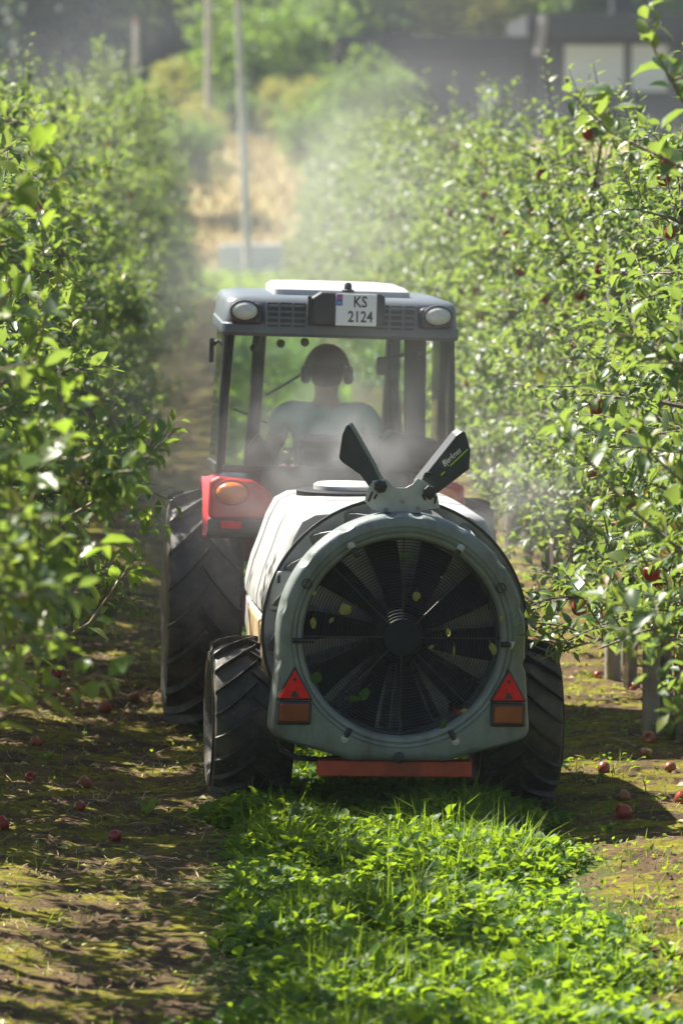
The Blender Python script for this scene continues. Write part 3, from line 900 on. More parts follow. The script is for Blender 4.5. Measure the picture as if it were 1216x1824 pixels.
# fenders with lights
for s in (-1, 1):
    def arc(r, a): return (-r * math.cos(a), .568 + r * math.sin(a))
    lo = []
    for x in (.33, .40, .52, .60, .625):
        l = []
        rr = .655 if x < .6 else .635
        for k in range(15):
            y_, z_ = arc(rr, R(38 + k * 9)); l.append(Vector((s * x, y_, z_)))
        for k in range(14, -1, -1):
            y_, z_ = arc(rr - .02, R(38 + k * 9)); l.append(Vector((s * x, y_, z_)))
        lo.append(l)
    b = MB(); b.loops(lo, True, True, True); fd = b.build('fender', MT['redpaint'], T0, True)
    # rear light block
    lo = []
    for y_, g in ((-.50, .010), (-.515, 0), (-.535, .004), (-.55, .02)):
        o = [(-.605, 1.06), (-.585, 1.03), (-.34, 1.045), (-.29, 1.10), (-.31, 1.17), (-.40, 1.225), (-.56, 1.24), (-.60, 1.22)]
        cx_, cz_ = -.45, 1.13
        lo.append([Vector((s * -(cx_ + (x - cx_) * (1 - g * 3)) * -1, y_, cz_ + (z - cz_) * (1 - g * 3))) for x, z in o])
    b = MB(); b.loops(lo, True, True, True)
    lb = b.build('light_panel', MT['redpaint'], T0, False, .012)
    b = MB()
    prof = [(.001, -.045), (.03, -.043), (.055, -.034), (.068, -.018), (.072, 0), (.072, .02)]
    b.lathe(prof, 'Y', 28, (0, 0, 0))
    o = b.build('indicator_light', MT['orange'], T0, True, loc=(s * .495, -.555, 1.165)); o.scale = (1.05, 1, .72)
    b = MB(); b.lathe([(.072, .0), (.084, -.004), (.088, .01), (.086, .03)], 'Y', 28); o = b.build('light_bezel', MT['redpaint'], T0, True, loc=(s * .495, -.553, 1.165)); o.scale = (1.05, 1, .75)
    b = MB(); b.box((s * .47, -.54, 1.005), (.27, .05, .075)); b.box((s * .44, -.50, .965), (.34, .10, .03), (R(-12), 0, 0)); b.build('fender_trim', MT['black'], T0, False, .012)
    b = MB(); b.box((s * .495, -.572, 1.015), (.10, .012, .036)); b.build('reflector', MT['redlens'], T0, False, .004)
# cab
b = MB(); b.box((0, .30, 1.02), (.72, 1.25, .10)); b.build('cab_floor', MT['black'], T0, False, .02)
b = MB(); b.box((0, -.36, 1.15), (.70, .05, .25)); b.box((0, -.345, 1.265), (1.08, .05, .035)); b.build('rear_panel', MT['black'], T0, False, .015)
for s in (-1, 1):
    b = MB(); b.tube([(s * .55, -.33, 1.25), (s * .545, -.34, 1.6), (s * .53, -.36, 1.93)], .016, 8); b.build('pillar', MT['black'], T0, True)
    b = MB(); b.tube([(s * .50, .98, 1.15), (s * .49, .93, 1.55), (s * .47, .85, 1.93)], .022, 8); b.build('pillar', MT['black'], T0, True)
    b = MB(); b.prism([(s * .555, -.33, 1.26), (s * .555, .98, 1.20), (s * .535, .86, 1.92), (s * .535, -.36, 1.92)], (s * .005, 0, 0)); b.build('side_window', MT['glass'], T0)
    b = MB(); b.box((s * .553, .32, 1.235), (.035, 1.3, .05), (R(-2.5), 0, 0)); b.build('door_rail', MT['black'], T0, False, .008)
    b = MB(); b.box((s * .575, .55, 1.79), (.018, .06, .12), (0, 0, R(s * 8))); b.tube([(s * .54, .55, 1.84), (s * .585, .55, 1.80)], .01, 6); b.build('side_mirror', MT['black'], T0, False, .015)
# frame seen through the rear glass
a, c = tl(463, 590, 21.95), tl(447, 812, 21.95)
b = MB(); b.tube([a, a.lerp(c, .5) + Vector((.004, 0, 0)), c], [.033, .031, .036], 10); b.build('door_frame', MT['black'], T0, True)
a, c = tl(741, 590, 21.95), tl(737, 812, 21.95)
b = MB(); b.prism([a + Vector((-.055, 0, 0)), a + Vector((.05, 0, 0)), c + Vector((.055, 0, 0)), c + Vector((-.05, 0, 0))], (0, .05, 0)); b.build('door_frame', MT['black'], T0, False, .012)
b = MB(); b.prism([tl(440, 800, 21.8), tl(462, 772, 21.8), tl(500, 832, 21.8), tl(436, 838, 21.8)], (0, .25, 0)); b.build('side_console', MT['black'], T0, False, .01)
b = MB(); b.prism([tl(640, 838, 21.9), tl(665, 800, 21.9), tl(700, 770, 21.9), tl(785, 790, 21.9), tl(785, 838, 21.9)], (0, .35, 0)); b.build('side_console', MT['black'], T0, False, .01)
for pts, r in (([(692, 612), (695, 640), (694, 770)], .012), ([(675, 645), (690, 665), (706, 700), (712, 770)], .014), ([(676, 640), (720, 632)], .01)):
    b = MB(); b.tube([tl(x, y, 22.2) for x, y in pts], r, 7); b.build('grab_rail', MT['black'], T0, True)
b = MB(); b.box(tl(681, 652, 22.2), (.06, .03, .09)); b.build('display', MT['black'], T0, False, .008)
b = MB(); b.tube([tl(474, 704, 22.55), tl(512, 682, 22.55), tl(548, 660, 22.55)], .007, 6); b.build('wiper', MT['black'], T0, True)
b = MB(); b.tube([tl(415, 728, 22.3), tl(480, 755, 22.3)], .006, 6); b.build('hand_lever', MT['black'], T0, True)
b = MB()
for x, y in ((453, 620), (500, 612), (543, 610), (748, 632)):
    b.lathe([(.001, -.02), (.02, -.015), (.022, .015), (.001, .02)], 'Y', 10, tl(x, y, 21.7))
b.build('hinge', MT['black'], T0, True)
# windows
ls = []
for z, hw in ((1.275, .54), (1.6, .535), (1.92, .52)):
    ls.append([Vector((hw * math.sin(R(a_)) / math.sin(R(60)), -.375 - .05 * (math.cos(R(a_)) - .5) * 2 * .6, z)) for a_ in range(-60, 61, 10)])
b = MB(); b.loops(ls, False); b.build('rear_window', MT['glass'], T0, True)
b = MB(); b.prism([(-.47, .97, 1.2), (.47, .97, 1.2), (.45, .86, 1.92), (-.45, .86, 1.92)], (0, .005, 0)); b.build('windscreen', MT['glass'], T0)
# seat, dash, steering wheel
b = MB(); b.box((.02, .33, 1.02), (.44, .42, .12)); b.build('seat', MT['seat'], T0, False, .05, 3)
b = MB(); b.box((.05, .12, 1.23), (.40, .11, .36), (R(8), 0, 0)); b.build('seat_back', MT['seat'], T0, False, .045, 3)
b = MB(); b.box((0, .85, 1.08), (.34, .16, .22)); b.tube([(0, .84, 1.1), (0, .70, 1.23)], .03, 8); b.build('dashboard', MT['black'], T0, False, .02)
b = MB()
b.tube([(.18 * math.cos(k * PI / 12), .70 + .18 * math.sin(k * PI / 12) * .75, 1.235 + .18 * math.sin(k * PI / 12) * .5) for k in range(25)], .013, 7, False)
b.tube([(-.17, .70, 1.235), (.17, .70, 1.235)], .01, 6)
b.build('steering_wheel', MT['black'], T0, True)
# roof
def rrect(hw, y0, y1, r, z, n=5):
    pts = []
    for cx_, cy_, a0 in ((hw - r, y1 - r, 0), (-hw + r, y1 - r, 90), (-hw + r, y0 + r, 180), (hw - r, y0 + r, 270)):
        for k in range(n + 1):
            a_ = R(a0 + 90 * k / n); pts.append(Vector((cx_ + r * math.cos(a_), cy_ + r * math.sin(a_), z)))
    return pts
RF = MB()
RF.loops([rrect(.53, -.40, .93, .05, 1.905), rrect(.555, -.44, .97, .05, 1.900), rrect(.562, -.455, .985, .05, 1.915), rrect(.560, -.455, .985, .05, 1.955),
          rrect(.552, -.445, .98, .05, 1.962), rrect(.545, -.43, .97, .06, 2.055), rrect(.53, -.41, .95, .07, 2.078), rrect(.47, -.34, .88, .08, 2.092)], True, True, True)
roof = RF.build('roof', MT['roof'], T0, True)
b = MB(); b.loops([rrect(.325, -.22, .8, .05, 2.085), rrect(.325, -.22, .8, .05, 2.118), rrect(.30, -.19, .77, .05, 2.137), rrect(.2, -.1, .7, .05, 2.142)], True, True, True)
b.build('roof_hatch', MT['hatch'], roof, True, loc=(.015, 0, 0))
for s in (-1, 1):
    b = MB(); b.box((s * .445, -.455, 2.005), (.155, .05, .105)); b.build('lamp_recess', MT['black'], roof, False, .025, 3)
    b = MB(); b.lathe([(.001, -.022), (.03, -.020), (.05, -.012), (.058, 0), (.058, .03)], 'Y', 24); o = b.build('work_light', MT['lamp'], roof, True, loc=(s * .455, -.485, 2.018)); o.scale = (1.05, 1, .74)
    b = MB(); b.lathe([(.058, .0), (.066, -.006), (.069, .012), (.066, .03)], 'Y', 24); o = b.build('lamp_rim', MT['black'], roof, True, loc=(s * .455, -.484, 2.018)); o.scale = (1.05, 1, .76)
    x0, x1 = (.17, .345)
    b = MB(); b.box((s * (x0 + x1) / 2, -.448, 2.005), (x1 - x0 + .01, .03, .115)); b.build('vent', MT['black'], roof, False, .004)
    for k in range(4):
        b = MB(); b.box((s * (x0 + x1) / 2, -.464, 1.962 + k * .028), (x1 - x0, .012, .010)); b.build('vent_slat', MT['roof'], roof, False, .002)
    for xx in (x0 - .008, x0 + .058, x0 + .122, x1 + .006):
        b = MB(); b.box((s * xx, -.466, 2.004), (.011, .014, .112)); b.build('vent_bar', MT['roof'], roof, False, .002)
b = MB(); b.prism([(x, -.53, z) for x, z in ((-.155, 1.985), (-.12, 1.963), (.19, 1.963), (.205, 1.985), (.20, 2.105), (.175, 2.118), (-.10, 2.118), (-.15, 2.085))], (0, .12, 0))
b.build('plate_holder', MT['black'], roof, False, .012, 3)
b = MB(); b.box((-.155, -.52, 2.05), (.018, .06, .10)); b.build('plate_lamp', MT['black'], roof, False, .006)
b = MB(); b.lathe([(.03, 0), (.03, .015), (.018, .02), (.018, .04), (.012, .05), (.001, .052)], 'Z', 14, (.03, -.43, 2.112)); b.build('aerial_base', MT['black'], roof, True)
PX, PZ = .065, 2.038
b = MB(); b.box((PX, -.535, PZ), (.192, .006, .150)); plate = b.build('number_plate', MT['white'], T0, False, .003); plate['label'] = 'white number plate with black characters and blue country band'
b = MB(); b.box((PX - .080, -.5395, PZ + .046), (.028, .003, .054)); b.build('country_band', MT['blue'], plate)
b = MB(); b.box((PX - .080, -.5415, PZ + .060), (.018, .002, .016)); b.build('flag', MT['flagred'], plate)
link_mesh('lettering', text_mesh('N', .018, MT['white']), plate, (PX - .080, -.5415, PZ + .030), (PI / 2, 0, 0))
link_mesh('lettering', text_mesh('KS', .074, MT['ink'], 0, .0008, .0012), plate, (PX + .018, -.5395, PZ + .036), (PI / 2, 0, 0), (.80, 1, 1))
link_mesh('lettering', text_mesh('2124', .074, MT['ink'], 0, .0008, .0012), plate, (PX + .020, -.5395, PZ - .034), (PI / 2, 0, 0), (.80, 1, 1))

# ------------------------------------------------------------------ driver
def skin_mesh(name, verts, edges, mat, parent, root=0, sub=2):
    """verts: (x, y, z, rx, ry)"""
    me = bpy.data.meshes.new(name)
    me.from_pydata([v[:3] for v in verts], edges, [])
    o = link_mesh(name, me, parent)
    o.modifiers.new('skin', 'SKIN')
    m = o.modifiers.new('sub', 'SUBSURF'); m.levels = sub; m.render_levels = sub
    sv = me.skin_vertices[0].data if me.skin_vertices else None
    if sv is None:
        bm = bmesh.new(); bm.from_mesh(me); bm.verts.layers.skin.verify(); bm.to_mesh(me); bm.free()
        sv = me.skin_vertices[0].data
    for i, v in enumerate(verts):
        sv[i].radius = (v[3], v[4] if len(v) > 4 else v[3])
        sv[i].use_root = (i == root)
    me.materials.append(mat)
    dg = bpy.context.evaluated_depsgraph_get()
    new = bpy.data.meshes.new_from_object(o.evaluated_get(dg))
    o.modifiers.clear()
    o.data = new
    new.polygons.foreach_set('use_smooth', [True] * len(new.polygons))
    if not new.materials: new.materials.append(mat)
    return o
DP = empty('person', T0.location, T0.rotation_euler)
tag(DP, 'driver in a teal t-shirt and ear defenders seated in the tractor cab, seen from behind', 'person')
dx, dy = -.015, .33
V_, E_ = [], []
def vadd(x, y, z, r, r2=None, link=None):
    V_.append((x + dx, y + dy, z, r, r2 or r))
    if link is not None: E_.append((link, len(V_) - 1))
    return len(V_) - 1
pel = vadd(0, 0, 1.08, .135, .11)
bel = vadd(0, .0, 1.22, .135, .105, pel)
che = vadd(0, .0, 1.40, .15, .11, bel)
nb = vadd(0, .01, 1.535, .075, .07, che)
nk = vadd(0, .02, 1.60, .055, .055, nb)
h1 = vadd(0, .035, 1.655, .072, .082, nk)
h2 = vadd(0, .03, 1.735, .082, .098, h1)
h3 = vadd(0, .03, 1.79, .060, .07, h2)
for s in (-1, 1):
    sh = vadd(s * .185, 0, 1.505, .062, .062, che)
    el = vadd(s * .29, .04, 1.25, .046, .046, sh)
    wr = vadd(s * .17, .30, 1.27, .028, .028, el)
    pa = vadd(s * .155, .36, 1.29, .030, .018, wr)
    for k, (fx, fl) in enumerate(((-.022, .9), (-.008, 1.0), (.008, .95), (.022, .75))):
        f1 = vadd(s * .155 + fx, .405, 1.30, .0095, .0095, pa)
        f2 = vadd(s * .155 + fx, .405 + .028 * fl, 1.285, .0085, .0085, f1)
        vadd(s * .155 + fx, .405 + .018 * fl, 1.262, .007, .007, f2)
    t1 = vadd(s * .125, .36, 1.285, .010, .010, pa); vadd(s * .118, .395, 1.268, .008, .008, t1)
    hp = vadd(s * .10, .06, 1.05, .085, .085, pel)
    kn = vadd(s * .15, .42, 1.05, .06, .06, hp)
    an = vadd(s * .14, .50, .68, .042, .042, kn)
    vadd(s * .14, .60, .64, .04, .03, an)
body = skin_mesh('body', V_, E_, MT['skin'], DP)
b = MB()
b.lathe([(.001, -.022), (.012, -.018), (.016, 0), (.010, .022), (.001, .026)], 'Y', 10, (dx, dy + .135, 1.69))
b.build('nose', MT['skin'], DP, True)
for s in (-1, 1):
    b = MB(); b.lathe([(.001, -.012), (.009, -.006), (.012, .004), (.001, .012)], 'Y', 10, (dx + s * .034, dy + .112, 1.72)); b.build('eye', MT['white'], DP, True)
    b = MB(); b.lathe([(.001, -.024), (.034, -.022), (.046, -.008), (.046, .012), (.034, .024), (.001, .026)], 'X', 18, (dx + s * .104, dy + .02, 1.692)); b.build('ear_defender', MT['black'], DP, True).scale = (1, 1, 1)
b = MB(); b.box((dx, dy + .118, 1.648), (.05, .012, .010)); b.build('mouth', MT['redsteel'], DP, False, .004)
b = MB(); b.tube([(dx + .105 * math.cos(R(a_)), dy + .02, 1.71 + .125 * math.sin(R(a_))) for a_ in range(0, 181, 15)], .010, 7); b.build('headband', MT['black'], DP, True)
ls = []
for z, r_ in ((1.735, 1.04), (1.742, 1.10), (1.765, 1.10), (1.79, 1.02), (1.815, .84), (1.832, .5), (1.838, .05)):
    ls.append([Vector((dx + .086 * r_ * math.cos(k * PI / 12), dy + .03 + .104 * r_ * math.sin(k * PI / 12), z)) for k in range(24)])
b = MB(); b.loops(ls, True, False, True); b.prism([(dx + .075 * math.cos(R(a_)), dy + .10 + .12 * math.sin(R(a_)), 1.742) for a_ in range(0, 181, 20)], (0, 0, .008)); b.build('cap', MT['cap'], DP, True)
b = MB()
ls = []
for z, r_ in ((1.63, .62), (1.66, .86), (1.70, .98), (1.735, 1.0)):
    ls.append([Vector((dx + .086 * r_ * math.cos(R(a_)), dy + .03 + .102 * r_ * math.sin(R(a_)), z)) for a_ in range(170, 371, 10)])
b.loops(ls, False); b.build('hair', MT['hair'], DP, True)
SV_, SE_ = [], []
def sadd(x, y, z, r, r2=None, link=None):
    SV_.append((x + dx, y + dy, z, r, r2 or r))
    if link is not None: SE_.append((link, len(SV_) - 1))
    return len(SV_) - 1
s0 = sadd(0, 0, 1.06, .155, .125); s1 = sadd(0, 0, 1.22, .155, .122, s0); s2 = sadd(0, 0, 1.40, .172, .128, s1); s3 = sadd(0, .01, 1.565, .078, .074, s2)
for s in (-1, 1):
    a_ = sadd(s * .205, 0, 1.51, .082, .082, s2); sadd(s * .262, .022, 1.37, .072, .072, a_)
skin_mesh('t_shirt', SV_, SE_, MT['shirt'], DP)
SV_, SE_ = [], []
s0 = sadd(0, .02, 1.06, .15, .12)
for s in (-1, 1):
    a_ = sadd(s * .10, .08, 1.05, .095, .095, s0); c_ = sadd(s * .15, .42, 1.05, .072, .072, a_); sadd(s * .14, .49, .74, .055, .055, c_)
skin_mesh('trousers', SV_, SE_, MT['trouser'], DP)

# ------------------------------------------------------------------ orchard sprayer
S0 = empty('orchard_sprayer', (.655, 19.0, 0), (0, R(1.2), R(4.0)))
tag(S0, 'grey and white trailed orchard sprayer with large round fan behind the tractor', 'sprayer')
SM = Matrix.Translation(S0.location) @ S0.rotation_euler.to_matrix().to_4x4()
SI = SM.inverted()
def sl(x, y, Y): return SI @ at(x, y, Y)
for s in (-1, 1):
    wheel(S0, (s * .565, 0, .352), .705, .34, .205, 20, .026, .55, MT['rimgrey'], 0, .05 * s)
b = MB(); b.box((0, 0, .36), (.80, .08, .08)); b.build('axle', MT['redsteel'], S0, False, .01)
for s in (-1, 1):
    b = MB(); b.box((s * .28, .35, .42), (.07, 1.8, .09)); b.build('chassis_rail', MT['redsteel'], S0, False, .01)
b = MB(); b.tube([(0, 1.2, .44), (0, 1.7, .42), (0, 2.25, .40)], .045, 10); b.build('drawbar', MT['redsteel'], S0, True)
b = MB(); b.tube([(0, 1.0, .58), (0, 2.35, .60)], .05, 12); b.build('drive_shaft_guard', MT['black'], S0, True)
# tank
CXH = .012
lo = []
prof = [(0, 1.265), (.24, 1.262), (.34, 1.252), (.395, 1.222), (.432, 1.15), (.465, 1.05), (.495, .97), (.515, .89), (.522, .85), (.520, .815), (.495, .80), (.495, .79), (.515, .775), (.518, .66), (.50, .56), (.30, .50), (0, .48)]
full = [(x, z) for x, z in prof] + [(-x, z) for x, z in reversed(prof[1:-1])]
for y_, g in ((-.20, .22), (-.235, .12), (-.24, .05), (-.22, .015), (-.17, 0), (.2, -.01), (.55, -.012), (.9, 0), (1.05, .015), (1.10, .06), (1.11, .2)):
    lo.append([Vector((x * (1 - g), y_, .90 + (z - .90) * (1 - g))) for x, z in full])
b = MB(); b.loops(lo, True, True, True); tank = b.build('tank', MT['tank'], S0, True)
# shoulder step mouldings on the flanks and stained lower sump
for s in (-1, 1):
    b = MB(); b.loops([[Vector((s * x, y_, z)) for x, z in ((.44, .775), (.532 - g, .775), (.533 - g, .60), (.50 - g, .52), (.44, .50))] for y_, g in ((-.26, .02), (-.245, 0), (.6, 0), (.615, .02))], True, True, True)
    b.build('tank_sump', MT['tanklow'], S0, False, .015)
    b = MB(); b.loops([[Vector((s * x, y_, z)) for x, z in ((.40, 1.01), (.487 - g, 1.01), (.512 - g, .93), (.520 - g, .845), (.40, .845))] for y_, g in ((-.335, .02), (-.32, 0), (-.20, 0))], True, True, True)
    b.build('tank_shoulder', MT['tank'], S0, False, .018, 3)
for yy in (.18, .72):
    b = MB(); ring = [Vector((x * 1.012, yy, .90 + (z - .90) * 1.012)) for x, z in full]
    b.loops([ring, [v_ + Vector((0, .03, 0)) for v_ in ring]], True); b.build('tank_strap', MT['silver'], S0, True)
b = MB(); b.lathe([(.20, 1.25), (.20, 1.280), (.185, 1.286), (.001, 1.288)], 'Z', 32, (-.13, .62, 0)); b.build('tank_collar', MT['black'], tank, True)
b = MB(); b.lathe([(.155, 1.285), (.155, 1.305), (.14, 1.315), (.001, 1.316)], 'Z', 32, (-.10, .62, 0)); b.build('tank_lid', MT['tank'], tank, True)
b = MB(); b.box((-.478, -.338, .975), (.012, .008, .034)); b.build('level_sticker', MT['black'], tank, False, .002)

# air outlet behind the housing: back plate, vanes
HZ = .763
b = MB(); b.lathe([(.06, -.275), (.50, -.275), (.540, -.285), (.552, -.300), (.552, -.312), (.540, -.312), (.5, -.30), (.06, -.30)], 'Y', 72, (CXH, 0, HZ)); b.build('outlet_plate', MT['silver'], S0, True)
b = MB(); b.lathe([(.545, -.30), (.558, -.300), (.558, -.318), (.545, -.318)], 'Y', 72, (CXH, 0, HZ)); b.build('outlet_rim', MT['black'], S0, True)
vm = MB(); vm.prism([(.41, -.300, .06), (.530, -.300, .06), (.522, -.365, .01), (.50, -.44, -.05), (.41, -.44, -.05)], (0, .0, .004))
vo = vm.build('outlet_vane', MT['blackmetal']); vme = vo.data; vme.materials[0] = MT['vane']; bpy.data.objects.remove(vo)
for k in range(13):
    a_ = R(-22 + k * (224 / 12))
    v = link_mesh('outlet_vane', vme, S0, (CXH, 0, HZ), (R(0), -a_, 0))
# stator vanes seen through the fan
sm = MB(); sm.prism([(.10, -.302, -.0), (.40, -.302, -.0), (.40, -.40, .03), (.10, -.40, .014)], (0, 0, .004))
so = sm.build('stator_vane', MT['silver']); sme = so.data; bpy.data.objects.remove(so)
for k in range(11):
    link_mesh('stator_vane', sme, S0, (CXH, 0, HZ), (0, -k * 2 * PI / 11, 0))

# housing shell
PXM = 1 / 438.7
poly = []
for k in range(-4, 185, 4): poly.append((.513 * math.cos(R(k)), .513 * math.sin(R(k))))
half = [(-.515, -.10), (-.530, -.30), (-.538, -.375), (-.528, -.405), (-.49, -.428), (-.34, -.470), (-.235, -.498), (-.21, -.512)]
poly += half + [(-x, z) for x, z in reversed(half)]
def out_r(a_):
    dx_, dz_ = math.cos(a_), math.sin(a_)
    best = 0
    for i in range(len(poly)):
        x1, z1 = poly[i]; x2, z2 = poly[(i + 1) % len(poly)]
        ex, ez = x2 - x1, z2 - z1
        den = dx_ * ez - dz_ * ex
        if abs(den) < 1e-9: continue
        t = (x1 * ez - z1 * ex) / den; u = (x1 * dz_ - z1 * dx_) / den
        if t > 0 and -1e-6 <= u <= 1 + 1e-6: best = max(best, t)
    return best
NA = 240
angs = [2 * PI * k / NA for k in range(NA)]
orad = [out_r(a_) for a_ in angs]
orad = [(orad[k - 1] + 2 * orad[k] + orad[(k + 1) % NA]) / 4 for k in range(NA)]
def dent(a_, amt):
    d = math.degrees(a_) % 360
    if 200 < d < 340: return 0
    v = 0
    for c_ in (-12, 14, 38, 62, 84, 96, 118, 142, 166, 192):
        q = abs((d - c_ + 180) % 360 - 180)
        if q < 2.6: v = max(v, math.cos(q / 2.6 * PI / 2) ** .5)
    return v * amt
def circ(r, y_): return [Vector((CXH + r * math.cos(a_), y_, HZ + r * math.sin(a_))) for a_ in angs]
def outl(ins, y_, dn=0): return [Vector((CXH + (orad[k] - ins - dent(a_, dn)) * math.cos(a_), y_ , HZ + (orad[k] - ins - dent(a_, dn)) * math.sin(a_))) for k, a_ in enumerate(angs)]
def blend(r, ins, f, y_):
    c_, o_ = circ(r, y_), outl(ins, y_)
    return [p_.lerp(q_, f) for p_, q_ in zip(c_, o_)]
b = MB()
b.loops([circ(.400, -.43), circ(.402, -.54), circ(.406, -.575), circ(.413, -.592), circ(.424, -.600), circ(.430, -.600), circ(.433, -.594), circ(.437, -.594), circ(.440, -.603), circ(.449, -.606), circ(.452, -.600), circ(.456, -.600), circ(.459, -.604),
         blend(.459, .035, .5, -.604), outl(.034, -.602, .0), outl(.016, -.597, .004), outl(.004, -.580, .012), outl(0, -.555, .012), outl(0, -.47, .002), outl(.002, -.445), outl(.02, -.43), circ(.412, -.43)], True)
housing = b.build('fan_housing', MT['housing'], S0, True)
# bolts, straps and holes round the inlet
def on_face(px, py): 
    q = sl(px, py, 18.39); return q.x, q.z
for px, py in ((625, 972), (821, 977), (915, 1151), (812, 1322), (613, 1316)):
    x, z = on_face(px, py)
    b = MB(); b.lathe([(.014, .006), (.0165, -.001), (.0165, -.005), (.010, -.007), (.009, -.013), (.001, -.014)], 'Y', 14, (x, -.606, z)); bo = b.build('bolt', MT['ltmetal'], housing, True)
    d_ = Vector((CXH - x, 0, HZ - z)).normalized(); p0 = Vector((x, -.606, z))
    b = MB(); b.tube([p0 - d_ * .008, p0 + d_ * .05], .011, 8); o = b.build('clip', MT['black'], housing, True)
b = MB(); x, z = on_face(520, 1140); b.tube([(x, -.606, z), (x + .09, -.606, z)], .011, 8); b.build('clip', MT['black'], housing, True)
for px, py in ((546, 1039), (894, 1049)):
    x, z = on_face(px, py)
    b = MB(); b.lathe([(.0225, -.600), (.0215, -.6085), (.017, -.6095), (.016, -.604), (.001, -.603)], 'Y', 18, (x, 0, z)); b.build('plug', MT['black'], housing, True)
b = MB(); x, z = on_face(711, 1350); b.lathe([(.024, -.59), (.024, -.606), (.018, -.61), (.001, -.611)], 'Y', 18, (x, 0, z)); b.build('plug', MT['black'], housing, True)
# fan guard
b = MB()
for k in range(27):
    r_ = .075 + k * .0126
    b.tube([(CXH + r_ * math.cos(2 * PI * j / 60), -.575 + .012 * (r_ / .4) ** 2, HZ + r_ * math.sin(2 * PI * j / 60)) for j in range(61)], .0019, 4, False)
tag(b.build('guard_wires', MT['blackmetal'], S0, True), kind='stuff')
for k in range(8):
    a_ = R(k * 45 + 0)
    b = MB(); b.tube([(CXH + .05 * math.cos(a_), -.581, HZ + .05 * math.sin(a_)), (CXH + .43 * math.cos(a_), -.572, HZ + .43 * math.sin(a_))], .0036, 6); b.build('guard_spoke', MT['blackmetal'], S0, True)
b = MB(); b.lathe([(.001, -.590), (.05, -.588), (.075, -.584), (.078, -.574), (.001, -.572)], 'Y', 28, (CXH, 0, HZ)); b.build('guard_boss', MT['navy'], S0, True)
# fan
fan = empty('fan', (CXH, -.47, HZ), (0, R(9), 0), S0)
b = MB(); b.lathe([(.001, -.045), (.05, -.042), (.10, -.03), (.118, -.005), (.118, .07), (.001, .07)], 'Y', 36); b.build('hub', MT['navy'], fan, True)
bl = MB(); ls = []
for k in range(7):
    f = k / 6; r_ = .10 + .292 * f
    ch = .085 + .075 * f; tw = R(52 - 22 * f)
    ax = Vector((0, math.sin(tw), math.cos(tw))); nn = Vector((0, math.cos(tw), -math.sin(tw)))
    swe = .03 * f * f
    l = []
    for u, t_ in ((-.5, .001), (-.25, .006), (.0, .008), (.3, .006), (.5, .0015)): l.append(Vector((r_, 0, swe)) + ax * ch * u + nn * (t_ + .012 * (1 - 4 * u * u)))
    for u, t_ in ((.5, -.0015), (.3, -.003), (0, -.004), (-.25, -.003), (-.5, -.001)): l.append(Vector((r_, 0, swe)) + ax * ch * u + nn * (t_ + .012 * (1 - 4 * u * u)))
    ls.append(l)
bl.loops(ls, True, True, True)
bo = bl.build('fan_blade', MT['navy'], None, True); bme = bo.data; bpy.data.objects.remove(bo)
for k in range(10): link_mesh('fan_blade', bme, fan, (0, 0, 0), (0, -k * 2 * PI / 10, 0))
# reflectors and lamps
for s in (-1, 1):
    cx_ = CXH + s * .440
    def tri(h, y_, k): return [(cx_, y_, HZ - .120 - k * .014), (cx_ + .078 * (1 - k * .17), y_, HZ - .258 + k * .007), (cx_ - .078 * (1 - k * .17), y_, HZ - .258 + k * .007)]
    b = MB(); b.prism(tri(0, -.618, 0), (0, .03, 0)); tf = b.build('reflector_triangle', MT['black'], S0, False, .008)
    b = MB(); b.prism(tri(0, -.624, 1), (0, .008, 0)); b.build('lens', MT['redlens'], tf, False, .003)
    b = MB(); b.lathe([(.007, -.6265), (.005, -.627), (.001, -.6272)], 'Y', 10, (cx_, 0, HZ - .172)); b.build('screw', MT['black'], tf, True)
    b = MB(); b.prism([(cx_ - .018, -.6262, HZ - .2445), (cx_ + .018, -.6262, HZ - .2445), (cx_ + .008, -.6262, HZ - .222), (cx_ - .006, -.6262, HZ - .218)], (0, .001, 0)); b.build('dirt_patch', MT['black'], tf)
    b = MB(); b.box((cx_, -.606, HZ - .311), (.142, .044, .098)); lf = b.build('tail_light', MT['black'], S0, False, .010)
    b = MB(); b.box((cx_, -.630, HZ - .309), (.118, .014, .074)); b.build('lens', MT['brownlens'], lf, False, .006)
# red bar, hose
b = MB(); b.box((0.0, -.50, .215), (.635, .09, .066)); b.build('rear_bar', MT['redsteel'], S0, False, .006)
b = MB(); b.box((-.18, -.46, .30), (.06, .06, .12)); b.box((.18, -.46, .30), (.06, .06, .12)); b.build('bar_bracket', MT['blackmetal'], S0, False, .006)
b = MB(); b.tube([sl(497, 1318, 18.5), sl(500, 1336, 18.5), sl(530, 1350, 18.48), sl(570, 1353, 18.5), sl(610, 1348, 18.6)], .011, 8); b.build('hose', MT['frond'], S0, True)
